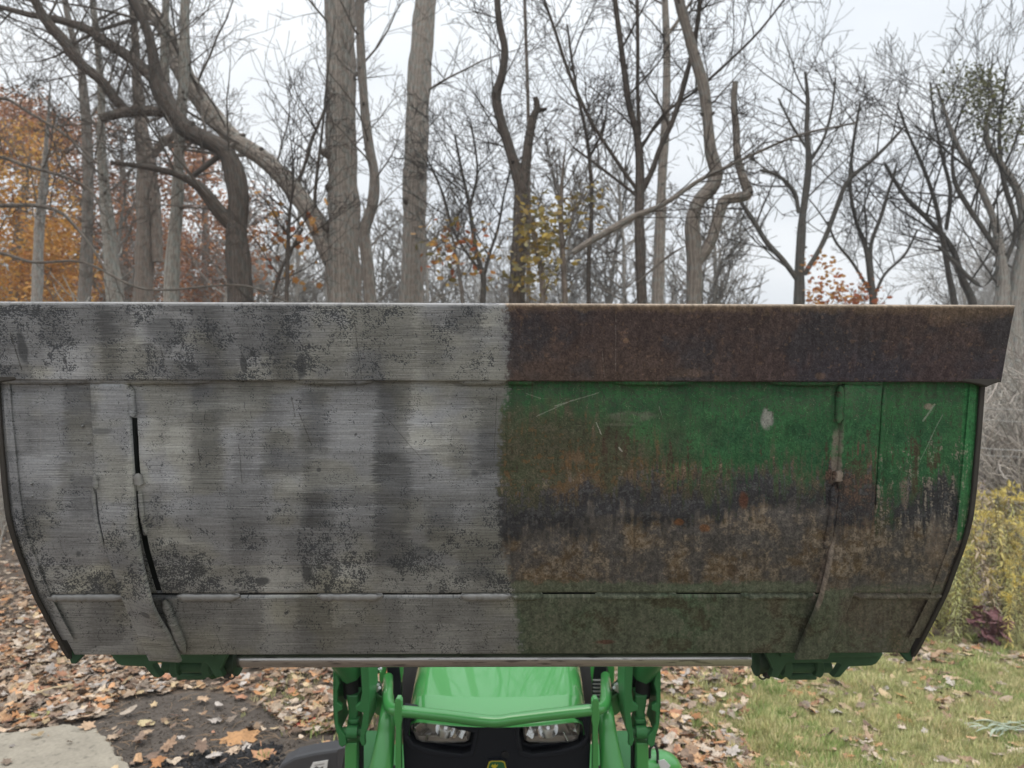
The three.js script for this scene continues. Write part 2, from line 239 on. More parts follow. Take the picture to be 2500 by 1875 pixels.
// the dark twisted tree on the left
tree({ name: 'twisted_tree', label: 'dark crooked tree with limbs reaching up and to the left', z: 9, seed: 104, mat: BK.dark, twigMat: BK.mid, twigs: 13, len: 1.7, limbs: [
  { p: [[588, 745, 62], [585, 660, 56], [578, 560, 50], [580, 480, 48], [565, 400, 46], [545, 365, 44], [500, 340, 42], [455, 315, 40], [420, 275, 44], [390, 215, 44], [378, 170, 26], [365, 95, 22], [340, 30, 20], [300, -30, 16]], twigs: 12 },
  { p: [[408, 278, 20], [380, 272, 24], [310, 275, 24], [245, 289, 17]], twigs: 5, dz: -0.2, len: 0.7 },
  { p: [[310, 276, 24], [280, 240, 22], [250, 200, 22], [190, 150, 24], [155, 100, 25], [120, 60, 22], [85, 0, 20], [50, -60, 18]], twigs: 14, dz: -0.5 },
  { p: [[390, 205, 26], [330, 150, 26], [260, 105, 24], [210, 70, 20], [130, 45, 18], [70, 35, 15], [0, 18, 12], [-70, 0, 10]], dz: 0.6, twigs: 14 },
  { p: [[575, 560, 34], [530, 510, 32], [490, 460, 26], [440, 430, 16], [370, 410, 13], [270, 396, 8]], dz: -0.6, twigs: 8 },
  { p: [[470, 430, 12], [510, 400, 14], [545, 372, 14]], twigs: 2, len: 0.6 }] });
tree({ name: 'slender_tree', label: 'pale straight slender trunk in front of the dark crooked tree', z: 9.5, seed: 105, mat: BK.pale, twigMat: BK.mid, twigs: 8, len: 1.2, limbs: [
  { p: [[418, 745, 36], [422, 640, 32], [432, 500, 27], [437, 380, 25], [444, 260, 24], [450, 120, 23], [452, 0, 20], [458, -100, 18]] }, { p: [[404, 200, 20], [401, 120, 18], [404, 40, 17], [404, -60, 15]], twigs: 4 }] });
tree({ name: 'slender_tree', label: 'pale mottled slender trunk thickening downward left of the brown trunk', z: 10.5, seed: 106, mat: BK.pale, twigMat: BK.mid, twigs: 10, len: 1.4, limbs: [
  { p: [[283, 745, 40], [270, 620, 32], [257, 480, 26], [248, 370, 20], [247, 240, 16], [240, 130, 14], [226, 0, 13], [215, -90, 12]] }] });
tree({ name: 'bare_tree', label: 'brown rough trunk forking behind the two pale slender trunks', z: 12.5, seed: 107, mat: BK.brown, twigs: 8, len: 1.5, limbs: [
  { p: [[350, 745, 44], [352, 620, 40], [354, 480, 36], [350, 380, 34], [343, 290, 28], [335, 200, 22], [330, 100, 17], [324, 0, 14]] },
  { p: [[385, 640, 24], [380, 520, 25], [372, 430, 25], [358, 340, 22]], twigs: 2 }, { p: [[375, 380, 15], [400, 345, 20], [430, 330, 16]], twigs: 2 }] });
tree({ name: 'slender_tree', label: 'grey-brown slender trunk at far left amid russet foliage', z: 13, seed: 108, mat: BK.mid, twigs: 10, len: 1.3, limbs: [{ p: [[206, 745, 30], [213, 560, 25], [215, 420, 23], [207, 260, 20], [196, 160, 17], [170, 60, 14], [150, -40, 12]] }] });
tree({ name: 'slender_tree', label: 'thin grey trunk nearest the left edge amid yellow leaves', z: 14, seed: 109, mat: BK.far, twigs: 9, len: 1.3, limbs: [{ p: [[90, 745, 24], [94, 600, 22], [104, 470, 18], [112, 360, 10], [120, 250, 5], [124, 170, 1]] }] });
// low arching branches on the far left come from a sapling beyond the frame
tree({ name: 'arching_sapling', label: 'sapling with long low branches arching in from the left edge', z: 6.5, seed: 110, mat: BK.mid, twigs: 7, len: 0.9, wob: 0.1, limbs: [
  { p: [[-120, 745, 34], [-110, 560, 30], [-95, 400, 26], [-80, 240, 20], [-60, 100, 15]], twigs: 0 },
  { p: [[-95, 400, 10], [0, 384, 9], [60, 404, 9], [120, 420, 8], [170, 436, 7], [225, 470, 6], [250, 520, 5]], twigs: 6 },
  { p: [[-105, 500, 12], [0, 502, 11], [90, 502, 10], [150, 520, 9], [190, 560, 7], [225, 605, 6], [258, 660, 5]], twigs: 7 },
  { p: [[-85, 300, 10], [0, 240, 8], [80, 280, 7], [160, 330, 6], [240, 400, 5]], twigs: 7 },
  { p: [[-108, 620, 9], [0, 618, 8], [80, 640, 7], [200, 640, 6], [350, 705, 6], [600, 698, 5], [720, 745, 4]], twigs: 6 }] });
// Y shaped tree with a broken arm
tree({ name: 'forked_tree', label: 'dark Y-shaped tree whose right arm ends in a broken stub', z: 9, seed: 111, mat: BK.dark, twigs: 9, len: 1.2, limbs: [
  { p: [[1261, 745, 38], [1266, 640, 34], [1270, 540, 34], [1272, 460, 34], [1258, 410, 28], [1240, 350, 26], [1222, 290, 22], [1212, 236, 22], [1226, 180, 20], [1232, 120, 17], [1220, 60, 16], [1214, 0, 15], [1210, -80, 13]], twigs: 12 },
  { p: [[1274, 470, 26], [1284, 400, 24], [1290, 345, 22], [1299, 295, 19], [1311, 262, 15], [1307, 238, 11]], twigs: 3, len: 0.6 }, { p: [[1309, 264, 10], [1322, 268, 11], [1335, 266, 8]], twigs: 0 }], leaves: { count: 170, size: 0.085, spread: 0.3, clumps: 30, cols: OLIVE, centres: Array.from({ length: 30 }, (_, i) => at(1270 + (i * 47) % 90, 520 + (i * 83) % 220, 9)) } });
tree({ name: 'vine_sapling', label: 'thin sapling with yellow leaves right of the Y-shaped tree', z: 8.2, seed: 112, mat: BK.brown, twigs: 13, len: 1.0, limbs: [{ p: [[1380, 745, 14], [1376, 640, 12], [1370, 520, 11], [1374, 420, 6], [1384, 330, 1]] }, { p: [[1325, 745, 16], [1322, 660, 14], [1300, 560, 8], [1290, 480, 1]], ground: true, twigs: 9 }],
  leaves: { count: 330, size: 0.085, spread: 0.25, clumps: 60, cols: OLIVE.concat([[0.42, 0.30, 0.05]]), where: (x, y) => y > 480 && y < 740 && x > 1290 && x < 1560 } });
tree({ name: 'slender_tree', label: 'very thin dark sapling with a kinked stem left of the fanning tree', z: 9.5, seed: 113, mat: BK.dark, twigs: 12, len: 1.1, limbs: [{ p: [[1438, 745, 11], [1438, 620, 10], [1444, 520, 10], [1440, 400, 10], [1430, 320, 9], [1412, 240, 7], [1398, 160, 6], [1385, 60, 5]] }, { p: [[1441, 380, 7], [1462, 340, 6], [1480, 280, 5]], twigs: 4 }] });
tree({ name: 'slender_tree', label: 'thin straight stem rising beside the arms of the Y-shaped tree', z: 10, seed: 114, mat: BK.mid, twigs: 6, len: 1.0, limbs: [{ p: [[1290, 745, 10], [1291, 500, 9], [1290, 300, 9], [1286, 150, 8], [1281, 0, 8], [1280, -60, 7]] }] });
// fanning dark tree
tree({ name: 'fan_tree', label: 'dark trunk with straight branches fanning out from one point', z: 8.6, seed: 115, mat: BK.dark, twigs: 8, len: 1.4, limbs: [
  { p: [[1567, 745, 24], [1564, 640, 23], [1561, 540, 23], [1562, 455, 22], [1560, 380, 19], [1553, 320, 18], [1537, 260, 15], [1525, 180, 14], [1513, 90, 13], [1502, 0, 11], [1495, -80, 9]], twigs: 9 },
  { p: [[1562, 330, 10], [1557, 240, 9], [1557, 120, 9], [1556, 0, 8], [1556, -70, 7]], twigs: 6 },
  { p: [[1566, 470, 14], [1590, 420, 13], [1612, 360, 13], [1640, 300, 13], [1668, 215, 12], [1690, 130, 11], [1704, 50, 10], [1712, -40, 8]], twigs: 9, dz: -0.3 },
  { p: [[1560, 470, 10], [1500, 385, 9], [1440, 290, 8], [1390, 180, 8], [1350, 60, 7], [1318, -30, 6]], twigs: 9, dz: -0.4 },
  { p: [[1558, 480, 8], [1480, 420, 7], [1440, 390, 6], [1400, 360, 5]], twigs: 6 },
  { p: [[1566, 360, 8], [1620, 280, 7], [1700, 220, 7], [1790, 140, 6], [1850, 80, 5], [1930, -20, 4]], twigs: 10, dz: -0.5 }] });
tree({ name: 'bare_tree', label: 'pale straight trunk just right of the fanning dark tree', z: 10.5, seed: 116, mat: BK.grey, twigMat: BK.mid, twigs: 8, len: 1.5, limbs: [{ p: [[1606, 745, 28], [1610, 620, 27], [1614, 480, 24], [1622, 340, 21], [1628, 200, 18], [1627, 80, 16], [1624, 0, 15], [1622, -80, 13]], from: 0.45 }, { p: [[1630, 85, 9], [1660, 45, 8], [1690, 0, 6]], twigs: 3 }] });
tree({ name: 'crooked_tree', label: 'crooked S-bent grey trunk with a sawn elbow limb on its right', z: 8.2, seed: 117, mat: BK.mid, twigMat: BK.dark, twigs: 5, len: 1.3, limbs: [
  { p: [[1692, 745, 36], [1696, 690, 35], [1696, 640, 34], [1692, 590, 33], [1690, 540, 32], [1708, 490, 31], [1738, 455, 32], [1748, 425, 32], [1734, 370, 28], [1728, 300, 27], [1718, 215, 28], [1696, 140, 25], [1676, 70, 24], [1662, 15, 24], [1645, -60, 20]], twigs: 6, from: 0.6 },
  { p: [[1704, 640, 26], [1735, 590, 26], [1753, 530, 26], [1768, 490, 26], [1800, 482, 26], [1824, 474, 24], [1812, 430, 19], [1801, 380, 17], [1797, 310, 16], [1792, 250, 14], [1795, 200, 14]], twigs: 2, len: 0.6 },
  { p: [[1694, 590, 0.1], [1640, 620, 6], [1590, 660, 6], [1555, 690, 4]], twigs: 2 },
  { p: [[1690, 150, 10], [1660, 10, 9], [1640, -50, 8]], twigs: 2 }] });
{ // the dead branch hung up across the trunks
  const z = 7.6, t = thing('dead_branch', at(1395, 615, z), 'dead broken branch slanting across the fanning tree and pale trunk', 'branch'), T = new Tubes(), C = { T: new Tubes(), R: rng(7), rmin: 0.004, trop: 0.05, wob: 0.12, kids: [0, 4, 3, 0] };
  const pl = [[1398, 618, 15], [1440, 590, 17], [1500, 556, 18], [1545, 530, 17], [1600, 508, 13], [1650, 480, 11], [1700, 445, 10], [1790, 400, 8], [1850, 372, 7], [1950, 330, 6], [2090, 300, 4]];
  const [P, R] = smoothPath(pl.map(a => at(a[0], a[1], z)), pl.map(a => a[2] / 2 / F * z), 60); T.add(P, R, 10, 0.2); part(t, 'stem', T.geo(), BK.mid);
  for (let k = 0; k < 12; k++) { const i = 18 + Math.floor(C.R() * 40); grow(C, P[i], V3(0.6, 0.8 * (C.R() - 0.2), 0.4 * (C.R() - 0.5)), 0.5 + C.R() * 0.7, 0.008, 1); }
  part(t, 'twigs', C.T.geo(), BK.dark);
}
// right hand bare trees
tree({ name: 'spreading_tree', label: 'small dark tree spreading into open sky right of the sawn limb', z: 12, seed: 118, mat: BK.ink, twigs: 11, len: 1.25, trop: 0.14, wob: 0.1, kids: [0, 5, 3, 0], limbs: [
  { p: [[1951, 745, 24], [1953, 660, 22], [1956, 560, 20], [1966, 480, 17], [1974, 400, 15], [1970, 320, 12], [1972, 240, 9], [1966, 175, 6]], twigs: 10 },
  { p: [[1952, 690, 13], [1915, 640, 13], [1870, 590, 12], [1840, 540, 11], [1800, 480, 8]], twigs: 6 },
  { p: [[1964, 670, 12], [2010, 590, 12], [2045, 500, 11], [2072, 440, 10], [2130, 390, 9], [2180, 340, 7], [2208, 308, 5]], twigs: 7 },
  { p: [[1950, 520, 10], [1940, 470, 9], [1900, 430, 8], [1855, 415, 7]], twigs: 6 }, { p: [[1974, 400, 8], [2010, 340, 7], [2030, 270, 6], [2040, 190, 4]], twigs: 6 }, { p: [[1968, 360, 7], [1930, 300, 6], [1900, 240, 4]], twigs: 5 }], leaves: { count: 220, size: 0.09, spread: 0.4, clumps: 24, cols: RED.concat(ORANGE), centres: Array.from({ length: 24 }, (_, i) => at(1985 + i * 2.2, 655 + i * 4, 12)) } });
tree({ name: 'spreading_tree', label: 'thin forked tree in the gap left of the right-hand clump', z: 12.5, seed: 119, mat: BK.ink, twigs: 9, len: 1.2, trop: 0.14, limbs: [
  { p: [[2132, 745, 16], [2126, 680, 14], [2112, 600, 11], [2090, 540, 9], [2075, 450, 8], [2085, 340, 7], [2100, 250, 5]], twigs: 8 },
  { p: [[2130, 690, 11], [2126, 600, 9], [2150, 530, 8], [2172, 460, 7], [2190, 400, 5]], twigs: 7 }, { p: [[2138, 715, 8], [2160, 670, 7], [2210, 620, 6], [2240, 560, 4]], twigs: 6 }, { p: [[2128, 720, 8], [2080, 640, 7], [2040, 590, 6], [2020, 540, 4]], twigs: 6 }], leaves: { count: 160, size: 0.09, spread: 0.35, clumps: 16, cols: RED, centres: Array.from({ length: 16 }, (_, i) => at(2085 + i * 4, 715 + (i * 37 % 40), 12.5)) } });
tree({ name: 'spreading_tree', label: 'bare tree with two stems leaning left in the right-hand clump', z: 13, seed: 120, mat: BK.ink, twigs: 14, len: 1.5, trop: 0.15, wob: 0.08, kids: [0, 5, 4, 0], limbs: [
  { p: [[2330, 745, 14], [2315, 660, 13], [2300, 580, 12], [2285, 500, 10], [2250, 400, 8], [2215, 320, 6], [2190, 250, 4]], twigs: 13 },
  { p: [[2375, 745, 17], [2350, 680, 16], [2320, 600, 13], [2270, 540, 12], [2210, 480, 10], [2160, 400, 7]], twigs: 12, ground: true }, { p: [[2310, 560, 10], [2320, 470, 9], [2300, 380, 7], [2280, 280, 5], [2270, 200, 4]], twigs: 11 }] });
tree({ name: 'spreading_tree', label: 'tall many-stemmed tree at the right edge with mossy green tufts', z: 12, seed: 121, mat: BK.far, twigMat: BK.ink, twigs: 13, len: 1.6, trop: 0.15, wob: 0.08, kids: [0, 5, 4, 0], limbs: [
  { p: [[2446, 760, 32], [2448, 690, 28], [2440, 600, 22], [2420, 520, 16], [2385, 440, 13], [2340, 360, 10], [2310, 280, 7], [2285, 205, 4]], twigs: 12 },
  { p: [[2476, 760, 34], [2486, 680, 30], [2498, 580, 24], [2490, 480, 20], [2450, 410, 15], [2412, 350, 13], [2408, 290, 10], [2425, 240, 7], [2400, 200, 4]], twigs: 12, ground: true, mat: BK.far },
  { p: [[2440, 620, 14], [2400, 560, 12], [2360, 500, 11], [2330, 440, 9], [2330, 330, 6], [2360, 240, 4]], twigs: 11, mat: BK.ink }, { p: [[2448, 640, 13], [2400, 700, 0.1], [2380, 690, 10], [2330, 640, 9], [2290, 600, 7]], twigs: 4, mat: BK.ink },
  { p: [[2455, 640, 12], [2480, 560, 11], [2450, 440, 10], [2440, 330, 8], [2450, 220, 5], [2460, 160, 3]], twigs: 12, mat: BK.ink }], leaves: { count: 1100, size: 0.06, spread: 0.28, clumps: 70, cols: MOSS, where: (x, y) => (x > 2300 && y > 175 && y < 245 && x < 2440) || (x > 2385 && x < 2480 && y > 240 && y < 350) } });

// trees that still hold their leaves, far left
function crownCentres(R, list, z, n) { const out = []; for (const [x0, x1, y0, y1, k] of list) for (let i = 0; i < n * k; i++) out.push(at(lerp(x0, x1, R()), lerp(y0, y1, R()), z + 3 * (R() - 0.5))); return out; }
tree({ name: 'maple_tree', label: 'maple still full of golden orange leaves at the far left', z: 17, seed: 130, mat: BK.mid, twigs: 12, len: 1.2, limbs: [{ p: [[40, 745, 30], [45, 600, 26], [60, 470, 16], [70, 380, 2]] }],
  leaves: { count: 11500, size: 0.1, spread: 0.5, clumps: 170, cols: GOLD.concat(ORANGE), centres: crownCentres(rng(131), [[-120, 120, 330, 480, 0.6], [-120, 190, 480, 600, 1.3], [-120, 170, 600, 760, 1.4], [100, 230, 660, 760, 0.4]], 17, 60) } });
tree({ name: 'oak_tree', label: 'oak with russet brown leaves behind the slender trunks', z: 21, seed: 132, mat: BK.mid, twigs: 14, len: 1.3, limbs: [{ p: [[300, 745, 26], [298, 560, 22], [300, 420, 12], [290, 300, 1]] }],
  leaves: { count: 18000, size: 0.1, spread: 0.6, clumps: 270, cols: RUSSET.concat([[0.34, 0.15, 0.04]]), centres: crownCentres(rng(133), [[-60, 120, 270, 400, 0.8], [60, 280, 300, 480, 0.9], [180, 340, 430, 600, 1.0], [260, 430, 540, 760, 0.9], [120, 300, 600, 760, 0.9], [380, 640, 480, 760, 0.8], [-100, 100, 240, 420, 0.7]], 21, 50) } });
tree({ name: 'oak_tree', label: 'thin-leaved russet oak between the dark crooked tree and pale trunk', z: 23, seed: 134, mat: BK.mid, twigs: 12, len: 1.2, limbs: [{ p: [[500, 745, 20], [502, 600, 17], [498, 460, 9], [500, 360, 1]] }],
  leaves: { count: 5200, size: 0.125, spread: 0.6, clumps: 100, cols: RUSSET, centres: crownCentres(rng(135), [[380, 560, 360, 520, 0.6], [400, 600, 500, 760, 1.3]], 23, 40) } });
tree({ name: 'maple_sapling', label: 'sapling dotted with orange leaves between crooked tree and thickest trunk', z: 9, seed: 136, mat: BK.dark, twigMat: BK.dark, twigs: 18, len: 1.2, limbs: [{ p: [[700, 745, 11], [702, 640, 10], [706, 540, 8], [716, 420, 5], [705, 300, 1]] }, { p: [[665, 745, 8], [690, 650, 7], [740, 560, 5]], ground: true, twigs: 8 }],
  leaves: { count: 70, size: 0.1, spread: 0.2, clumps: 40, big: 1, cols: RED.concat(ORANGE), where: (x, y) => y > 480 && x > 640 && x < 800 } });
tree({ name: 'maple_sapling', label: 'small sapling with rusty leaves just right of the leaning grey trunk', z: 10, seed: 137, mat: BK.mid, twigs: 13, len: 1.0, limbs: [{ p: [[1130, 745, 10], [1120, 660, 9], [1105, 580, 5], [1080, 480, 1]] }],
  leaves: { count: 170, size: 0.09, spread: 0.3, clumps: 50, cols: RED.concat(ORANGE, OLIVE), where: (x, y) => y > 560 } });
tree({ name: 'forked_sapling', label: 'young Y-forked tree between leaning grey trunk and dark Y-shaped tree', z: 11, seed: 138, mat: BK.ink, twigs: 12, len: 1.3, trop: 0.16, limbs: [{ p: [[1179, 745, 14], [1180, 680, 13], [1160, 600, 10], [1145, 500, 9], [1130, 430, 7], [1110, 330, 5]] }, { p: [[1180, 680, 10], [1195, 620, 8], [1215, 560, 7], [1230, 480, 5], [1250, 400, 4]], twigs: 9 }, { p: [[1146, 510, 7], [1165, 420, 6], [1150, 300, 4]], twigs: 8 }, { p: [[1170, 660, 8], [1110, 570, 7], [1080, 470, 6], [1040, 380, 4]], twigs: 8 }] });

// saplings of the wood behind, built once and copied
{
  const protos = [0, 1, 2].map(k => {
    const R = rng(300 + k), C = { T: new Tubes(), R, rmin: 0.011, trop: 0.15, wob: 0.13, kids: [15, 6, 4, 0] }, t = thing('bare_sapling', V3(0, 0, 0), 'thin bare grey tree of the wood far behind the bucket', 'tree', 'thin bare trees of the far wood');
    const pts = [V3(0, -0.05, 0)], rad = [0.12]; let d = V3(0, 1, 0); for (let i = 1; i <= 9; i++) { d.addScaledVector(randDir(R), 0.1).addScaledVector(UP, 0.1).normalize(); pts.push(pts[i - 1].clone().addScaledVector(d, 0.95)); rad.push(0.12 * (1 - 0.09 * i)); }
    const T = new Tubes(), [P, Q2] = smoothPath(pts, rad, 26); T.add(P, Q2, 8, 0.15); part(t, 'trunk', T.geo(), BK.far);
    for (let i = 0; i < 26; i++) { const j = Math.floor(4 + i * 0.82), q = P[Math.min(j, P.length - 1)], a = randDir(R); a.y = Math.abs(a.y) * 0.4 + 0.45; grow(C, q, a, 1.3 + 2.2 * R() * (1 - j / 36), 0.03, 1); }
    part(t, 'crown', C.T.geo(), BK.far); return t;
  });
  const R = rng(55); let first = [1, 1, 1];
  for (let i = 0; i < 84; i++) {
    const k = i % 3, z = 15 + 19 * R(), px = -60 + 2620 * (i * 31 % 84 + R()) / 84, p = gp(1250, 1200); p.set((px - CX) / F * z, 0, -z);
    let o = protos[k]; if (first[k]) first[k] = 0; else { o = protos[k].clone(); o.name = numbered('bare_sapling'); scene.add(o); }
    const right = px > 1750 ? 0.62 : px > 1050 && px < 1150 ? 0.75 : 1; const s = (0.62 + 0.45 * R()) * right; o.position.copy(p); o.rotation.y = R() * 6.28; o.scale.set(s, s, s);
  }
}
{ // the far edge of the wood, one mass of pale crowns
  const R = rng(88), C = { T: new Tubes(), R, rmin: 0.016, trop: 0.16, wob: 0.12, kids: [16, 6, 4, 0] }; grow(C, V3(0, 0, 0), V3(0.05, 1, 0), 12, 0.13, 0); for (let i = 0; i < 16; i++) { const a = randDir(R); a.y = Math.abs(a.y) + 0.5; grow(C, V3(0.02, 3 + 0.5 * i, 0), a, 2.4 * (1 - i / 22), 0.035, 1); }
  const N = 46, im = new THREE.InstancedMesh(C.T.geo(), BK.far, N); im.name = 'woodland'; tag(im, 'far edge of the bare woodland, one pale mass of trees', 'woodland', null, 'stuff');
  for (let i = 0; i < N; i++) { const z = 36 + 26 * R(), px = (i < 12 ? 2380 : -150) + (i < 12 ? 250 : i < 34 ? 1500 : 2700) * R(), s = (0.75 + 0.35 * R()) * z / 42; mtx.compose(V3((px - CX) / F * z, 0, -z), Q.setFromEuler(E.set(0, R() * 6.3, 0)), V3(s, s, s)); im.setMatrixAt(i, mtx); }
  scene.add(im);
}
{ // undergrowth of the wood: a belt of tangled stems
  const R = rng(77), C = { T: new Tubes(), R, rmin: 0.006, trop: 0.12, wob: 0.16, kids: [8, 5, 3, 0] };
  for (let i = 0; i < 14; i++) grow(C, V3((R() - 0.5) * 1.4, 0, (R() - 0.5) * 1.4), V3((R() - 0.5) * 0.9, 1, (R() - 0.5) * 0.9), 1.6 + R() * 1.2, 0.016, 1);
  const N = 190, im = new THREE.InstancedMesh(C.T.geo(), std({ color: lin(0.46, 0.44, 0.415), roughness: 1 }), N); im.name = 'undergrowth'; tag(im, 'tangled grey-brown undergrowth of the wood behind the bucket', 'undergrowth', null, 'stuff');
  for (let i = 0; i < N; i++) { const z = 8.5 + 15 * R(), px = i < 60 ? 2300 + 350 * R() : -100 + 2700 * R(), s = 0.55 + 0.6 * R(); mtx.compose(V3((px - CX) / F * z, 0, -z), Q.setFromEuler(E.set(0, R() * 6.3, 0)), V3(s, s * 0.95, s)); im.setMatrixAt(i, mtx); const v = 0.65 + 0.6 * R(), w = 0.95 + 0.1 * R(); im.setColorAt(i, lin(v * 1.03, v * w, v * w * 0.96)); }
  scene.add(im);
}

// ---------------------------------------------------------------- weeds at the right, fence wire
const leafStrip = (() => { const P = [], I = []; const n = 4; for (let k = 0; k <= n; k++) { const t = k / n, w = 0.07 * Math.sin(Math.PI * Math.min(0.97, 0.12 + 0.88 * t)), y = 0.25 * t - 0.45 * t * t; P.push(-w, y, t, w, y, t); if (k) { const a = 2 * k - 2; I.push(a, a + 1, a + 2, a + 1, a + 3, a + 2); } } const g = new THREE.BufferGeometry(); g.setAttribute('position', new THREE.Float32BufferAttribute(P, 3)); g.setIndex(I); g.computeVertexNormals(); return g; })();
function weedGeos(seed, h, plume) {
  const R = rng(seed), stem = new Tubes(), pts = [], rad = []; let p = V3(0, 0, 0), d = V3((R() - 0.5) * 0.35, 1, (R() - 0.5) * 0.35); for (let k = 0; k <= 8; k++) { pts.push(p); rad.push(0.005 * (1 - 0.08 * k)); d.addScaledVector(randDir(R), 0.12).normalize(); p = p.clone().addScaledVector(d, h / 8); } stem.add(pts, rad, 5);
  const L = []; const nL = 100; for (let k = 0; k < nL; k++) { const t = 0.04 + 0.94 * k / nL, x = t * 8, i = Math.min(7, Math.floor(x)), q = pts[i].clone().lerp(pts[i + 1], x - i), s = (0.06 + 0.06 * R()) * (1.25 - 0.6 * t); const g = leafStrip.clone(); g.applyMatrix4(mtx.compose(q, Q.setFromEuler(E.set((R() - 0.35) * 0.9, k * 2.4 + R(), 0, 'YXZ')), V3(s * 1.3, s, s))); L.push(g); }
  const F2 = []; if (plume) for (let b = 0; b < 7; b++) { const q = pts[6 + (b > 3 ? 1 : 0)], ang = R() * 6.3, len = 0.1 + 0.14 * R(), T = []; for (let k = 0; k < 16; k++) { const t = k / 16, s = 0.028 + 0.02 * R(); const g = leafStrip.clone(); g.applyMatrix4(mtx.compose(V3(q.x + Math.cos(ang) * len * t, q.y + 0.16 * (b / 7) + len * t * (1.1 - 0.8 * t), q.z + Math.sin(ang) * len * t), Q.setFromEuler(E.set(R() * 6, R() * 6, R() * 6)), V3(s * 2.4, s, s))); F2.push(g); } }
  return [stem.geo(), mergeGeometries(L), F2.length ? mergeGeometries(F2) : null];
}
const wm = (r, g, b) => phy({ color: lin(r, g, b), roughness: 0.9, transmission: 0.25, thickness: 0, side: THREE.DoubleSide });
const WM = { stem: std({ color: lin(0.18, 0.13, 0.07), roughness: 0.9 }), yellow: wm(0.64, 0.56, 0.20), lime: wm(0.50, 0.51, 0.19), olive: wm(0.42, 0.43, 0.20), dry: wm(0.50, 0.40, 0.28), gold: wm(0.64, 0.53, 0.17) };
{
  const kinds = [['yellow', true], ['lime', true], ['olive', false], ['dry', false], ['dry', false]].map(([m, pl], i) => ({ g: weedGeos(400 + i, 0.95 + 0.1 * i, pl), m }));
  const R = rng(61), spots = [];
  const labels = ['tall goldenrod with bright yellow plume beside the bucket edge', 'leaning yellow-green goldenrod low at the front of the weed bank', 'yellow leafy weed at the right frame edge of the weed bank', 'goldenrod with drooping yellow leaves behind the purple shrub', 'pale lime goldenrod directly beside the bucket heel', 'short olive weed in front of the lime goldenrod'];
  const list = [[2440, 1450, 6.4, 0, 1.12], [2330, 1560, 5.6, 1, 0.82], [2490, 1540, 5.7, 0, 0.9], [2420, 1530, 5.9, 4, 0.95], [2345, 1500, 6.2, 1, 1.0], [2300, 1575, 5.5, 2, 0.6]];
  list.forEach(([px, py, z, k, s], i) => { const K = kinds[k], p = V3((px - CX) / F * z, 0, -z), t = thing('goldenrod', p, labels[i], 'weed'); for (const [n, gi, mat] of [['stem', 0, WM.stem], ['foliage', 1, WM[K.m]], ['flower_plume', 2, WM.gold]]) if (K.g[gi]) { const m = new THREE.Mesh(K.g[gi], mat); m.name = n; if (gi === 2) m.userData.kind = 'stuff'; t.add(m); } t.scale.set(s, s, s); t.rotation.y = i * 1.3; });
  const bank = new THREE.Group(); bank.name = 'weeds'; tag(bank, 'dense bank of yellowing weeds along the lawn edge', 'weeds', null, 'stuff'); scene.add(bank);
  kinds.forEach((K, ki) => {
    const N = [45, 240, 240, 130, 60][ki], M = []; for (let i = 0; i < N; i++) { const z = 5.35 + 3.4 * Math.pow(R(), 0.8), px = 2090 + 660 * R(), s = (0.4 + 0.5 * R()) * lerp(0.62, 1.08, clamp((z - 5.3) / 1.6)) ; M.push(mtx.compose(V3((px - CX) / F * z, 0, -z), Q.setFromEuler(E.set((R() - 0.5) * 0.5, R() * 6.3, (R() - 0.5) * 0.5)), V3(s, s, s)).clone()); }
    for (const [n, gi, mat] of [['weed_stems', 0, WM.stem], ['weed_foliage', 1, WM[K.m]], ['weed_plumes', 2, WM.gold]]) if (K.g[gi]) { const im = new THREE.InstancedMesh(K.g[gi], mat, N); im.name = n; tag(im, null, null, null, 'stuff'); M.forEach((m, i) => { im.setMatrixAt(i, m); im.setColorAt(i, lin(0.55 + 0.6 * hash(i, gi, ki), 0.55 + 0.55 * hash(i, gi, ki), 0.6 + 0.5 * hash(i, 7, ki))); }); bank.add(im); }
  });
  // purple shrub
  { const R2 = rng(9), z = 5.35, p = gp(2425, 1590), t = thing('purple_shrub', p, 'low shrub with dark purple leaves at the lawn edge', 'shrub'), T = new Tubes(), L = [], Rl = rng(12);
    for (let k = 0; k < 9; k++) { const a = V3(p.x, 0, p.z), b = V3(p.x + (R2() - 0.5) * 0.22, 0.12 + 0.2 * R2(), p.z + (R2() - 0.5) * 0.2); T.add([a, a.clone().lerp(b, 0.5).add(V3(0.01, 0.02, 0)), b], [0.005, 0.004, 0.003], 5); for (let j = 0; j < 7; j++) { const s = 0.05 + 0.05 * Rl(), q = a.clone().lerp(b, 0.35 + 0.65 * Rl()).add(randDir(Rl).multiplyScalar(0.06)), g = LG[Rl() < 0.6 ? 1 : 2].clone(); g.applyMatrix4(mtx.compose(q, Q.setFromEuler(E.set((Rl() - 0.5) * 2, Rl() * 6.3, (Rl() - 0.5) * 2)), V3(s * 1.5, s, s))); L.push(g); } }
    part(t, 'stem', T.geo(), WM.stem); part(t, 'foliage', L, phy({ map: leafTex, color: lin(0.24, 0.11, 0.12), roughness: 0.8, transmission: 0.15, thickness: 0, side: THREE.DoubleSide })); }
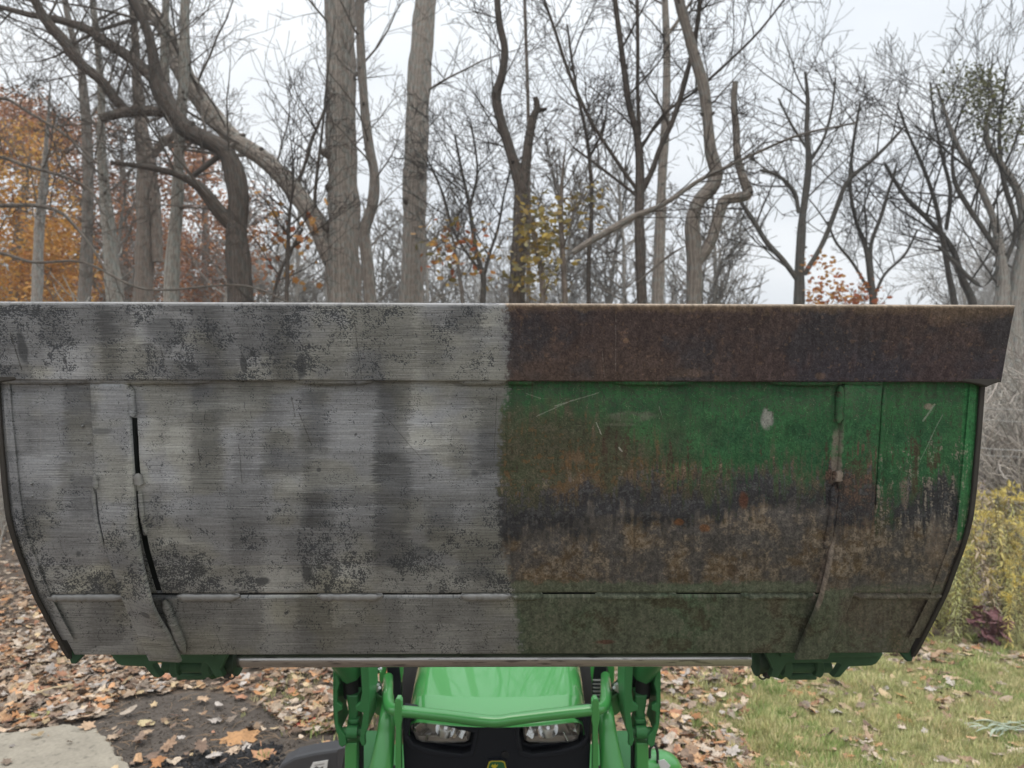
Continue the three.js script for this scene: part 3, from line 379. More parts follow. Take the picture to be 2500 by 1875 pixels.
  // pale glaucous weed lying on the lawn
  { const p = gp(2470, 1798), t = thing('pale_weed', p, 'flattened pale blue-green weed lying on the lawn', 'weed'), L = [], Rl = rng(19); for (let k = 0; k < 40; k++) { const s = 0.05 + 0.06 * Rl(), g = leafStrip.clone(); g.applyMatrix4(mtx.compose(V3(p.x + (Rl() - 0.55) * 0.3, 0.03 + 0.03 * Rl(), p.z + (Rl() - 0.5) * 0.1), Q.setFromEuler(E.set(-0.1, (Rl() < 0.5 ? 1.5 : -1.5) + (Rl() - 0.5) * 1.4, 0)), V3(s * 1.1, s, s))); L.push(g); } part(t, 'foliage', L, wm(0.40, 0.48, 0.38)); }
  // wire fence
  { const z = 7.4, a = V3((2230 - CX) / F * z, 0, -z), b = V3((2700 - CX) / F * z, 0, -z - 0.4), t = thing('wire_fence', a, 'thin strands of fence wire crossing behind the weeds', 'fence'), wmat = std({ color: lin(0.55, 0.55, 0.55), metalness: 0.6, roughness: 0.5 });
    for (const p of [a, b]) part(t, 'post', [rod(V3(p.x, -0.1, p.z), V3(p.x, 1.95, p.z), 0.05, 0.045, 12)], BK.far);
    for (const [py, r] of [[985, 0.002], [1014, 0.0022], [1084, 0.0035], [1100, 0.002]]) { const p0 = at(2230, py - 2, z), p1 = at(2700, py + 22, z + 0.4); part(t, 'wire', tubeGeo([p0, p0.clone().lerp(p1, 0.5).add(V3(0, -0.02, 0)), p1], r, 12, 6), wmat); } }
}

// ---------------------------------------------------------------- lawn and fallen leaves
{
  const R = rng(21), P = [], N = [], I = []; for (let k = 0; k < 9; k++) { const a = R() * 6.3, r = 0.022 * Math.sqrt(R()), h = 0.022 + 0.03 * R(), l = (R() - 0.5) * 0.045, l2 = (R() - 0.5) * 0.045, w = 0.0017 + 0.001 * R(), b = P.length / 3, x = Math.cos(a) * r, z = Math.sin(a) * r, c = Math.cos(a + 1), s = Math.sin(a + 1); P.push(x - w * c, 0, z - w * s, x + w * c, 0, z + w * s, x + l * 0.4 - w * c * 0.8, h * 0.6, z + l2 * 0.4 - w * s * 0.8, x + l * 0.4 + w * c * 0.8, h * 0.6, z + l2 * 0.4 + w * s * 0.8, x + l, h, z + l2); I.push(b, b + 1, b + 2, b + 1, b + 3, b + 2, b + 2, b + 3, b + 4); }
  const g = new THREE.BufferGeometry(); g.setAttribute('position', new THREE.Float32BufferAttribute(P, 3)); g.setIndex(I); g.computeVertexNormals();
  const M = [], Cc = []; let guard = 0; while (M.length < 52000 && guard++ < 400000) { const z = -(2.6 + 3.1 * R()), x = -1.6 + 6.4 * R(), w = grassX(x, z); if (R() > (0.05 + 0.95 * w) * (dirtAt(x, z) ? 0.03 : 1) * (0.45 + 0.9 * fbm(x * 6, z * 6, 41, 2))) continue; const s = 0.55 + 0.7 * R() + 0.7 * sst(0.5, 0.75, fbm(x * 5, z * 5, 57, 2)); M.push(mtx.compose(V3(x, 0, z), Q.setFromEuler(E.set(0, R() * 6.3, 0)), V3(s, s * (0.7 + 0.5 * R()), s)).clone()); const n = fbm(x * 3, z * 3, 51, 3), y = R(), k = 0.75 + 0.5 * R(); Cc.push(y < 0.36 ? lin(0.68 * k, 0.61 * k, 0.34 * k) : n > 0.58 ? lin(0.34 * k, 0.43 * k, 0.15 * k) : lin(0.48 * k, 0.50 * k, 0.23 * k)); }
  const im = new THREE.InstancedMesh(g, phy({ roughness: 0.85, transmission: 0.2, thickness: 0, side: THREE.DoubleSide }), M.length); im.name = 'grass'; M.forEach((m, i) => { im.setMatrixAt(i, m); im.setColorAt(i, Cc[i]); }); tag(im, 'short yellowing lawn grass on the right of the tractor', 'grass', null, 'stuff'); scene.add(im);
}
const LC = [[0.58, 0.44, 0.32], [0.48, 0.34, 0.23], [0.62, 0.36, 0.2], [0.60, 0.51, 0.42], [0.40, 0.31, 0.24], [0.66, 0.54, 0.42], [0.28, 0.2, 0.15], [0.60, 0.38, 0.22], [0.54, 0.49, 0.45], [0.46, 0.24, 0.15], [0.62, 0.48, 0.3], [0.52, 0.42, 0.33], [0.22, 0.15, 0.11], [0.36, 0.24, 0.16], [0.56, 0.28, 0.13], [0.33, 0.27, 0.22]];
{
  const R = rng(33), big = [], rest = []; let guard = 0;
  const dens = (x, z) => { const d = dirtAt(x, z), g = grassX(x, z); return (inPoly(padPoly, x, z) ? 0.03 : d ? 0.035 : 1) * lerp(1, 0.17, g) * (0.35 + 1.1 * sst(0.3, 0.65, fbm(x * 2.2, z * 2.2, 88, 3))); };
  const put = (x, z) => { const s = 0.035 + 0.065 * Math.pow(R(), 1.5), tilt = 0.75 * Math.pow(R(), 1.1); return [mtx.compose(V3(x, 0.008 + 0.035 * R() * (1 - grassX(x, z) * 0.2) + s * 0.2 * tilt, z), Q.setFromEuler(E.set((R() - 0.5) * 2 * tilt, R() * 6.3, (R() - 0.5) * 2 * tilt)), V3(s * 1.1, s * (0.5 + 2.2 * R() * R()), s * (0.8 + 0.4 * R()))).clone(), LC[Math.floor(R() * LC.length)], Math.floor(R() * 6), V3(x, 0, z)]; };
  while (rest.length < 40000 && guard++ < 900000) {
    const u = R(), z = u < 0.62 ? -(2.3 + 5.7 * R()) : -(8 + 17 * R()), hw = -z * 0.82 + 0.5, x = (R() * 2 - 1) * hw * (z > -8 ? 1 : 1); if (z < -8 && x > -2) continue;
    if (z < -5.5 && x > 2.4) continue; if (R() > dens(x, z)) continue; rest.push(put(x, z));
  }
  for (let i = 0; i < 500; i++) { const px = 2150 + 450 * R(), z = -(5.05 + 0.5 * R()); rest.push(put((px - CX) / F * -z, z)); }
  // the three hundred nearest in view become leaves of their own
  const shown = rest.filter(r => { const [x, y] = toPx(r[3]); return x > 0 && x < 2500 && y < 1872 && y > 1595 && !(x > 820 && x < 1620) && !(x < 290 && y > 1785); }).sort((a, b) => b[3].z - a[3].z).slice(0, 288), set = new Set(shown);
  const mats = LC.map(c => std({ map: leafTex, color: lin(...c), roughness: 0.8, side: THREE.DoubleSide }));
  shown.forEach(r => { const m = new THREE.Mesh(LG[r[2]], mats[LC.indexOf(r[1])]); m.name = 'leaf'; r[0].decompose(m.position, m.quaternion, m.scale); ground.add(m); });
  for (let k = 0; k < 6; k++) { const l = rest.filter(r => !set.has(r) && r[2] === k), im = new THREE.InstancedMesh(LG[k], litterMat, l.length); im.name = 'leaf_litter'; tag(im, null, null, null, 'stuff'); l.forEach((r, i) => { im.setMatrixAt(i, r[0]); const v = 0.55 + 0.6 * R(); im.setColorAt(i, lin(r[1][0] * v, r[1][1] * v, r[1][2] * v)); }); ground.add(im); }
  // leaves that stand out
  const one = (kind, seed, px, py, size, col, turn, label) => { const p = gp(px, py), m = new THREE.Mesh(leafGeo(kind, seed), std({ map: leafTex, color: lin(...col), roughness: 0.75, side: THREE.DoubleSide })); m.name = numbered('fallen_leaf'); m.position.set(p.x, 0.02, p.z); m.scale.setScalar(size); m.rotation.set(0.15, turn, 0.1); tag(m, label, 'leaf'); scene.add(m); };
  one('oval', 51, 88, 1756, 0.135, [0.46, 0.46, 0.18], 2.2, 'yellow-green oval leaf lying on the soil above the concrete pad');
  one('oak', 52, 242, 1737, 0.14, [0.52, 0.25, 0.11], 1.2, 'orange lobed leaf alone on bare soil');
  one('oval', 53, 358, 1773, 0.10, [0.55, 0.46, 0.27], 1.4, 'pale tan leaf on the middle of the bare soil');
  one('oak', 54, 585, 1808, 0.2, [0.5, 0.28, 0.13], 1.9, 'long orange-brown leaf beside the black crumbs');
  one('maple', 55, 640, 1852, 0.16, [0.5, 0.27, 0.15], 0.4, 'curled orange-brown leaf between black crumbs and mower chute');
  one('maple', 56, 568, 1842, 0.09, [0.55, 0.42, 0.31], 0.9, 'small pale star-shaped leaf among the black crumbs');
  one('oval', 57, 748, 1772, 0.11, [0.55, 0.12, 0.09], 2.4, 'red leaf beside the left loader arm');
  one('oval', 58, 345, 1696, 0.06, [0.62, 0.45, 0.05], 0.4, 'small bright yellow leaf under the left hook bracket');
  one('maple', 59, 270, 1605, 0.2, [0.55, 0.29, 0.15], 0.4, 'large orange leaf showing left of the left hook bracket');
  one('oval', 60, 1640, 1665, 0.12, [0.55, 0.55, 0.25], 1.2, 'yellow-green leaf right of the loader below the steel tube');
  { const a = gp(78, 1710), b = gp(190, 1684), t = thing('stick', a, 'pale peeled stick lying among leaves above the bare soil', 'stick'); a.y = b.y = 0.035; part(t, 'shaft', tubeGeo([a, a.clone().lerp(b, 0.5).add(V3(0, 0.01, 0.015)), b], [0.013, 0.011, 0.007], 16, 9, 0.3), std({ color: lin(0.52, 0.44, 0.3), map: barkTex, roughness: 0.9 })); part(t, 'snag', [rod(a.clone().lerp(b, 0.08), a.clone().lerp(b, 0.08).add(V3(-0.03, 0.05, -0.03)), 0.006, 0.003, 7)], std({ color: lin(0.45, 0.37, 0.25), roughness: 0.9 })); }
}
{ // black crumbs of asphalt, and small bits on the soil
  const R = rng(71), g = new THREE.IcosahedronGeometry(1, 1), p = g.attributes.position; for (let i = 0; i < p.count; i++) { const k = 0.75 + 0.5 * hash(Math.round(p.getX(i) * 50), Math.round(p.getY(i) * 50 + p.getZ(i) * 170), 3); p.setXYZ(i, p.getX(i) * k, p.getY(i) * k, p.getZ(i) * k); } g.computeVertexNormals();
  const mk = (n, label, cat, count, where, size, col) => { const im = new THREE.InstancedMesh(g, std({ roughness: 0.9 }), count); im.name = n; for (let i = 0; i < count; i++) { const [x, y] = where(), q = gp(x, y), s = size * (0.35 + 0.9 * R() * R()); mtx.compose(V3(q.x, s * 0.35, q.z), Q.setFromEuler(E.set(R() * 6, R() * 6, R() * 6)), V3(s, s * 0.7, s)); im.setMatrixAt(i, mtx); const v = 0.6 + 0.8 * R(); im.setColorAt(i, lin(col[0] * v, col[1] * v, col[2] * v)); } tag(im, label, cat, null, 'stuff'); scene.add(im); };
  const gs = () => (R() + R() + R() - 1.5) / 1.5;
  mk('asphalt_crumbs', 'black crumbs of broken asphalt beside the mower chute', 'crumbs', 900, () => { const k = R(); return k < 0.45 ? [640 + 60 * gs(), 1835 + 18 * gs()] : [560 + 220 * gs(), 1862 + 30 * gs()]; }, 0.016, [0.022, 0.022, 0.024]);
  mk('soil_crumbs', 'small crumbs of soil and stone on the bare ground', 'crumbs', 2600, () => [250 + 650 * R(), 1700 + 180 * R()], 0.008, [0.11, 0.092, 0.077]);
  const T = new Tubes(); for (let i = 0; i < 150; i++) { const q = gp(200 + 680 * R(), 1700 + 175 * R()), a = R() * 6.3, l = 0.03 + 0.09 * R(), e = V3(q.x + Math.cos(a) * l, 0.012, q.z + Math.sin(a) * l), m = q.clone().lerp(e, 0.5); m.y = 0.018; m.x += 0.02 * (R() - 0.5); q.y = 0.01; T.add([q, m, e], [0.0016, 0.0018, 0.0012], 4); }
  const m = new THREE.Mesh(T.geo(), std({ color: lin(0.28, 0.2, 0.13), roughness: 0.9 })); m.name = 'twig_litter'; tag(m, 'thin dry twigs and stalks scattered on the bare soil', 'twigs', null, 'stuff'); scene.add(m);
}

// ---------------------------------------------------------------- the bucket
// its profile, bottom plate first: photo row -> height and depth (metres, from the plate's top edge; z towards the camera)
const PROF = [[732, 0.122, 0.031, 1.064], [748, 0.112, 0.029, 1.066], [925, 0, 0.0, 1.095], [1050, -0.080, -0.008, 1.103], [1200, -0.177, -0.020, 1.115], [1260, -0.217, -0.027, 1.122], [1300, -0.244, -0.036, 1.131], [1345, -0.277, -0.050, 1.147], [1400, -0.318, -0.071, 1.167], [1450, -0.357, -0.090, 1.185], [1520, -0.419, -0.130, 1.225], [1590, -0.485, -0.174, 1.269], [1620, -0.514, -0.193, 1.288], [1660, -0.554, -0.218, 1.313]];
const yAt = V => table(PROF.map(p => [p[0], p[1]]), V), zAt = V => table(PROF.map(p => [p[0], p[2]]), V), dAt = V => table(PROF.map(p => [p[0], p[3]]), V);
const BW = 0.752, XR = 0.80, V0 = 732, V1 = 1620;
const TW = 2048, TH = 1024;
const bucketMaps = (() => {
  const col = new Uint8Array(TW * TH * 4), rgh = new Uint8Array(TW * TH * 4), hgt = new Uint8Array(TW * TH * 4);
  const patches = [[120, 290, 748, 832, 0.8], [255, 300, 742, 920, 0.82], [480, 545, 745, 925, 0.78], [655, 720, 750, 928, 0.76], [862, 935, 758, 925, 0.8], [1032, 1085, 755, 922, 0.82], [0, 60, 800, 860, 0.85],
    [160, 235, 940, 1050, 0.8], [0, 90, 940, 1110, 0.86], [470, 545, 945, 1195, 0.74], [640, 690, 940, 1200, 0.84], [735, 800, 955, 1100, 0.74], [915, 1000, 1110, 1385, 0.64], [920, 985, 950, 1120, 0.8], [1100, 1230, 955, 1160, 0.85], [752, 800, 1200, 1285, 0.76], [560, 640, 1190, 1330, 0.84], [1042, 1110, 1230, 1320, 0.76], [640, 760, 1090, 1160, 0.8], [20, 130, 1180, 1260, 0.82], [180, 260, 1160, 1260, 0.76], [1120, 1225, 1330, 1420, 0.8], [700, 760, 1300, 1400, 0.85], [330, 420, 1200, 1290, 0.88],
    [540, 652, 1040, 1128, 1.22], [352, 468, 1040, 1180, 1.12], [800, 925, 955, 1140, 1.08], [118, 215, 848, 922, 1.25], [295, 475, 830, 880, 1.08], [365, 480, 1300, 1442, 1.12], [90, 250, 1350, 1442, 1.08], [560, 920, 1352, 1444, 1.14], [940, 1225, 1395, 1444, 1.12], [650, 760, 1150, 1200, 1.12], [0, 118, 870, 925, 1.15], [1000, 1110, 1060, 1200, 1.08], [20, 160, 1060, 1180, 1.12], [330, 430, 1510, 1590, 1.1]];
  const border = [[740, 1236], [925, 1239], [960, 1238], [1000, 1225], [1100, 1219], [1200, 1214], [1300, 1219], [1380, 1236], [1450, 1252], [1520, 1260], [1600, 1270]];
  const scr = [[1355, 990, 1462, 958, 1.3, 0.5], [1310, 1015, 1400, 975, 1.1, 0.4], [1456, 1030, 1468, 1058, 1.2, 0.9], [1512, 1092, 1519, 1100, 2.4, 0.8], [1285, 960, 1320, 972, 1, 0.4], [1500, 770, 1505, 900, 0.7, 0.35], [1470, 850, 1478, 915, 0.6, 0.3], [714, 970, 722, 1016, 0.9, -0.8], [733, 1010, 762, 1085, 0.9, -0.8], [945, 1020, 1000, 1085, 0.8, -0.6], [1000, 1085, 1030, 1118, 0.8, -0.6], [1213, 960, 1206, 1120, 0.9, -0.7], [106, 945, 108, 1100, 0.8, 0.3], [46, 815, 58, 900, 1.6, -0.8], [870, 770, 882, 925, 0.8, -0.7], [586, 1085, 594, 1178, 0.8, -0.7], [488, 1096, 492, 1135, 1.2, -0.8], [2310, 1010, 2255, 1120, 1.2, 0.35], [2290, 985, 2262, 1025, 2.4, 0.45], [400, 843, 407, 905, 0.9, -0.6], [1610, 990, 1618, 1015, 1, 0.4]];
  const enc = x => { x = clamp(x); return 255 * (x <= 0.0031308 ? 12.92 * x : 1.055 * Math.pow(x, 1 / 2.4) - 0.055) + 0.5; };
  const stain = (px, V, x, y, rx, ry, s) => { const dx = (px - x) / rx, dy = (V - y) / ry, n = 0.75 * (fbm(px * 0.05, V * 0.03, s, 4) - 0.5); return 1 - sst(0.55, 1.05, Math.sqrt(dx * dx + dy * dy) + n); };
  for (let j = 0; j < TH; j++) {
    const V = lerp(V1, V0, (j + 0.5) / TH), dep = V < 931 ? 1.074 : dAt(V), B0 = table(border, V) + 5 * (vn(V * 0.09, 3, 4) - 0.5) + 5 * (vn(V * 0.6, 9, 4) - 0.5);
    const comb = 16 * (vn(V * 0.55, 0.5, 6) - 0.5) + 14 * (hash(Math.round(V * 0.8), 5, 7) - 0.5);
    for (let i = 0; i < TW; i++) {
      const x = ((i + 0.5) / TW * 2 - 1) * XR, px = 1205 + x * F / dep, blade = V < 931;
      const n4 = fbm(px * 0.12, V * 0.12, 13, 3), big = fbm(px * 0.0065, V * 0.0065, 11, 3), fine = fbm(px * 0.33, V * 0.33, 17, 3), mid = fbm(px * 0.045, V * 0.045, 19, 4), steel = 1 - sst(-9, 9, px - B0 + 26 * (n4 - 0.5) + 14 * (fine - 0.5));
      let r = 0, g = 0, b = 0, ro = 0.6, me = 0, h = 0.5;
      if (steel > 0) {
        let k = 1; for (const p of patches) { if (V < p[2] - 12 || V > p[3] + 12 || px < p[0] - 30 || px > p[1] + 30) continue; const c2 = comb + 8 * (vn(px * 0.02, V * 0.02, 3) - 0.5), w = sst(-5, 5, px - p[0] + c2) * (1 - sst(-9, 9, px - p[1] + c2 * 1.4)) * sst(-9, 9, V - p[2] + 12 * (vn(px * 0.05, 3, 8) - 0.5)) * (1 - sst(-9, 9, V - p[3] + 12 * (vn(px * 0.05, 7, 8) - 0.5))); k *= lerp(1, 1 + (p[4] - 1) * 1.1, w); }
        const s1 = vn(px * 0.011 + 3 * hash(0, Math.floor(V * 0.8), 2), V * 0.5, 23), s2 = vn(px * 0.028 + 5 * hash(1, Math.floor(V * 1.2), 2), V * 1.15, 29), streak = 0.5 * s1 + 0.5 * s2;
        // passes of the cleaning head: blocks of differing brightness with comb-like edges
        const jt = comb * 1.1 + 10 * (fine - 0.5), cx = (px + jt + 0.05 * (V - 900)) / 84, ci = Math.floor(cx), hc = hash(ci, blade ? 3 : 1, 91), rh = 70 + 130 * hc, ri = Math.floor((V + 400 * hc + 14 * (vn(px * 0.04, 2, 8) - 0.5)) / rh), cell = hash(ci, ri, blade ? 93 : 95), fx = cx - ci, soft = lerp(1, 0.35, sst(0.2, 1, fx));
        k *= 0.80 + 0.44 * (streak - 0.5) + 0.72 * (cell - 0.42) * soft + 0.5 * (big - 0.5) + 0.16; k *= 0.80 + 0.4 * fine; { const ln = hash(Math.floor(px * 0.013 + 7 * hash(3, Math.floor(V * 1.16), 4)), Math.floor(V * 1.16), 33); if (ln > 0.95) k *= 1.35; else if (ln < 0.05) k *= 0.68; }
        const warm = sst(0.45, 0.7, fbm(px * 0.01, V * 0.012, 37, 3)) + (V > 1380 && V < 1448 ? 0.6 : 0); k *= 1 + 0.2 * sst(1350, 1405, V + 30 * (mid - 0.5)) * (1 - sst(1438, 1448, V)) * sst(0.35, 0.6, fbm(px * 0.015, V * 0.02, 38, 3));
        r = 0.262 * k * (1 + 0.06 * warm); g = 0.270 * k * (1 + 0.04 * warm); b = 0.283 * k * (1 - 0.06 * warm);
        // pits of dark scale
        const mk0 = sst(0.36, 0.62, fbm(px * 0.013, V * 0.016, blade ? 43 : 45, 4));
        let m = blade ? 0.34 * mk0 * (px < 800 ? 1 : 0.75) + (px < 780 ? 0.08 : 0.03) + (V < 800 ? 0.05 : 0) : V > 1455 ? 0.10 * mk0 : 0.03 * mk0 + 0.36 * sst(1170, 1300, V) * mk0 + 0.11 * sst(1330, 1400, V) * (1 - sst(1435, 1450, V));
        const pn = 0.66 * fbm(px * 0.42, V * 0.44, 47, 3) + 0.34 * fbm(px * 0.06, V * 0.06, 48, 3), pit = sst(0, 0.04, pn - (0.676 - 0.42 * m)) * (0.85 + 0.15 * mid);
        const dk = [0.040, 0.044, 0.051]; r = lerp(r, dk[0], pit * 0.9); g = lerp(g, dk[1], pit * 0.9); b = lerp(b, dk[2], pit * 0.9);
        if (V > 1449) { const q = 1.08; r *= q; g *= q; b *= q * 0.97; }
        let st = 0; if (blade) st = Math.max(stain(px, V, 596, 886, 9, 24, 1), stain(px, V, 620, 862, 10, 10, 2), stain(px, V, 470, 892, 14, 14, 3), stain(px, V, 165, 880, 6, 9, 4), stain(px, V, 735, 890, 16, 40, 5), stain(px, V, 70, 850, 14, 42, 6), stain(px, V, 420, 810, 60, 42, 7) * 0.6, stain(px, V, 110, 765, 30, 16, 8) * 0.5, stain(px, V, 190, 838, 26, 8, 9) * 0.5);
        else st = Math.max(stain(px, V, 640, 1420, 24, 12, 1), stain(px, V, 752, 1400, 22, 34, 2), stain(px, V, 490, 1390, 20, 20, 3) * 0.7, stain(px, V, 780, 1146, 6, 6, 4), stain(px, V, 870, 1060, 4, 4, 5), stain(px, V, 1030, 1345, 30, 22, 6) * 0.6, stain(px, V, 1160, 1155, 14, 12, 7) * 0.7, stain(px, V, 200, 1350, 8, 10, 8) * 0.8, stain(px, V, 370, 1478, 14, 8, 9) * 0.8, stain(px, V, 1150, 1400, 60, 18, 10) * 0.5, stain(px, V, 240, 1002, 20, 34, 11) * 0.45 * (vn(px * 0.12, V * 0.2, 5) > 0.5 ? 1 : 0.3), stain(px, V, 262, 1050, 30, 9, 12) * 0.7);
        r = lerp(r, 0.06, st * 0.85); g = lerp(g, 0.062, st * 0.85); b = lerp(b, 0.066, st * 0.85);
        if (V < 753) { const e = sst(753, 747, V) * (0.5 + 0.5 * vn(px * 0.2, 1, 3)); r = lerp(r, 0.33, e); g = lerp(g, 0.33, e); b = lerp(b, 0.33, e); }
        ro = 0.46 + 0.3 * pit + 0.15 * st + 0.1 * (streak - 0.5); me = 0.3 * (1 - pit) * (1 - st); h = 0.5 + 0.25 * (streak - 0.5) - 0.3 * pit;
      }
      if (steel < 1) {
        const vs = fbm(px * 0.05, V * 0.0075, 51, 4), vs2 = fbm(px * 0.16, V * 0.022, 53, 3), gn = fine; let R2, G2, B2, rr = 0.72;
        if (blade) {
          const t = sst(0.35, 0.65, big + 0.5 * (mid - 0.5)), low = sst(800, 925, V + 60 * (mid - 0.5));
          R2 = lerp(0.044, 0.058, t) + 0.016 * low * (1 - sst(1500, 2100, px)); G2 = lerp(0.039, 0.042, t) + 0.010 * low * (1 - sst(1500, 2100, px)); B2 = lerp(0.043, 0.040, t) + 0.005 * low;
          const topRust = 1 - sst(750, 766 + 20 * sst(2200, 2330, px) * (1 - sst(2380, 2470, px)) + 10 * sst(1900, 2200, px), V + 24 * (mid - 0.5) + 8 * (vs2 - 0.5)); R2 = lerp(R2, 0.125, topRust * 0.75); G2 = lerp(G2, 0.088, topRust * 0.75); B2 = lerp(B2, 0.06, topRust * 0.75);
          const sp = sst(0.70, 0.78, fbm(px * 0.11, V * 0.11, 63, 3)) * 0.5 + stain(px, V, 1526, 828, 10, 9, 3) + 0.7 * stain(px, V, 1518, 890, 7, 6, 4) + 0.6 * stain(px, V, 2012, 912, 14, 10, 5) + 0.4 * stain(px, V, 2290, 780, 40, 16, 6) + 0.35 * stain(px, V, 1690, 905, 60, 14, 7); R2 = lerp(R2, 0.18, sp * 0.6); G2 = lerp(G2, 0.115, sp * 0.6); B2 = lerp(B2, 0.075, sp * 0.6);
          const edge = V < 750 ? 0.5 * sst(751, 746, V) : 0; R2 = lerp(R2, 0.4, edge); G2 = lerp(G2, 0.34, edge); B2 = lerp(B2, 0.27, edge);
        } else {
          const c1 = st2(big), c2 = st2(fbm(px * 0.02, V * 0.019, 12, 3)), c3 = st2(mid), c4 = st2(n4), c5 = st2(fine), strap = px > 2020 && px < 2140, right = px >= 2140;
          const dz = 0.42 * c3 + 0.33 * c4 + 0.25 * c5, dv = 0.45 * st2(vs2) + 0.3 * c4 + 0.25 * c5;            // grain that lets one layer dissolve into the next
          const mix = (cr, cg, cb, w) => { w = clamp(w); R2 = lerp(R2, cr, w); G2 = lerp(G2, cg, w); B2 = lerp(B2, cb, w); }, dis = (p, n, q = 0.2) => p <= 0 ? 0 : p >= 1.25 ? 1 : sst(-q, q, p - n);
          const Vw = V + 64 * (c1 - 0.5) + 40 * (c2 - 0.5) + 44 * (st2(vs) - 0.5) + 52 * (st2(vs2) - 0.5);
          R2 = 0.060; G2 = 0.054; B2 = 0.037;                                                                  // brown worn paint
          mix(0.046, 0.054, 0.032, 0.9 * (1 - sst(1380, 1640, px + 200 * (c2 - 0.5))) * dis(0.6, dz, 0.3));
          const pr = (1 - sst(1600, 1850, px)) * (0.35 + 0.65 * sst(1270, 1420, px)) * sst(1000, 1150, Vw) * (1 - sst(1190, 1290, Vw)); mix(0.092, 0.060, 0.036, 0.8 * dis(0.7 * pr * (0.5 + c2), dz)); mix(0.13, 0.078, 0.036, 0.65 * dis(0.4 * pr * (0.3 + c2), c4, 0.15));
          if (strap) { mix(0.075, 0.046, 0.034, 0.9); mix(0.045, 0.036, 0.032, dis(0.5, dv)); }
          // black scorched band
          const kc = right ? 1240 : strap ? 1235 : table([[1240, 1262], [1400, 1258], [1560, 1240], [1700, 1262], [1850, 1245], [2010, 1278]], px), kw = right ? 130 : strap ? 105 : 104, kb = 1 - Math.abs(Vw - kc) / kw, kp = right ? sst(2150, 2230, px + 40 * (c3 - 0.5)) * (1 - sst(2340, 2362, px)) : 1 - 0.35 * sst(1850, 2000, px); mix(0.030, 0.030, 0.034, 0.95 * dis(1.5 * Math.max(0, kb) * kp, 0.5 * dz + 0.5 * dv, 0.5));
          mix(0.12, 0.09, 0.066, 0.75 * (kb > 0 ? 1 : 0) * dis(0.34 - 0.2 * kb, 1 - dv * 0.8, 0.14)); mix(0.085, 0.085, 0.088, 0.6 * (kb > 0 ? 1 : 0) * dis(0.25, c4, 0.12));
          // brown dust and bare rust on the bend
          const low = dis(sst(right ? 1250 : 1215, 1365, Vw + 30 * (c3 - 0.5)) * 1.35 - 0.05, dv, 0.42); mix(0.115, 0.096, 0.080, low * 0.95); mix(0.055, 0.049, 0.045, low * 0.6 * dis(0.36 * (0.3 + c2), dz, 0.3)); mix(0.19, 0.155, 0.12, low * 0.75 * dis(0.5 * (1.15 - c2) * (1 - sst(1390, 1440, V)), 1 - dz, 0.2)); mix(0.12, 0.082, 0.045, low * 0.6 * dis(0.35, c2 * 0.6 + 0.4 * c4, 0.15)); mix(0.072, 0.075, 0.082, low * 0.45 * dis(0.4, (1 - c2) * 0.7 + 0.3 * c4, 0.12));
          // green paint on top of it
          const gx = sst(1270, 1760, px + 150 * (c1 - 0.5) + 90 * (c2 - 0.5)), g0 = right ? 1050 : strap ? 1060 : lerp(900, 1010, gx), g1 = right ? lerp(1340, 1220, sst(2150, 2240, px)) : strap ? 1165 : lerp(1090, 1265, gx), pg = (1.2 - 1.2 * sst(g0, g1, Vw + 60 * (vs - 0.5))) * lerp(0.86, 1.05, gx);
          const gw = dis(pg, dv * 0.75 + dz * 0.25, 0.42); const sh = clamp(0.5 + 0.8 * (c2 - 0.5) + 0.5 * (c3 - 0.5)), ol = (1 - gx) * sst(940, 1060, V + 40 * (c3 - 0.5)); mix(lerp(0.021, 0.031, sh) + 0.026 * ol, lerp(0.076, 0.108, sh) - 0.036 * ol, lerp(0.034, 0.042, sh) - 0.006 * ol, gw * 0.94);
          mix(0.085, 0.105, 0.074, 0.5 * gw * dis(0.42 * (1 - sst(960, 1040, V)) + 0.12 * c2, 0.5 * c4 + 0.5 * c5, 0.2)); mix(0.035, 0.04, 0.026, 0.8 * gw * dis(0.26 * sst(940, 1000, V), 1 - dv, 0.1)); mix(0.07, 0.047, 0.033, 0.8 * gw * dis(0.30 * sst(985, 1120, V) + (strap ? 0.12 : 0), st2(vs) * 0.5 + 0.5 * dv, 0.1));
          mix(0.15, 0.066, 0.028, 0.75 * (stain(px, V, 1722, 1290, 16, 12, 3) + stain(px, V, 1660, 1275, 14, 10, 4))); mix(0.085, 0.038, 0.024, 0.85 * stain(px, V, 1818, 1222, 14, 24, 5)); mix(0.075, 0.052, 0.036, 0.7 * stain(px, V, 1790, 1396, 18, 16, 16));
          // olive painted heel
          const heel = dis(1.3 * sst(1412, 1440, V + 18 * (c3 - 0.5)) * (1 - 0.5 * sst(1960, 2120, px)), dz, 0.3), hv = V > 1449 ? 1 : 0.4; mix(0.103, 0.117, 0.084, heel * 0.94); mix(0.055, 0.115, 0.062, heel * hv * 0.55 * dis(0.5 * (0.2 + c1), c2 * 0.5 + 0.5 * dz, 0.25)); mix(0.085, 0.058, 0.044, heel * hv * 0.6 * dis(0.3, c2 * 0.6 + 0.4 * dz, 0.15)); mix(0.045, 0.05, 0.04, heel * hv * 0.2 * dis(0.42, dz, 0.2)); mix(0.105, 0.098, 0.08, heel * hv * 0.5 * dis(0.25, 1 - dz, 0.15)); mix(0.115, 0.096, 0.08, heel * hv * 0.8 * dis(1.1 * sst(1980, 2140, px) * (1 - 0.6 * sst(1510, 1570, V)), dz, 0.3));
          mix(0.10, 0.042, 0.032, 0.75 * (stain(px, V, 1480, 1572, 32, 7, 8) + stain(px, V, 1720, 1455, 60, 6, 9)));
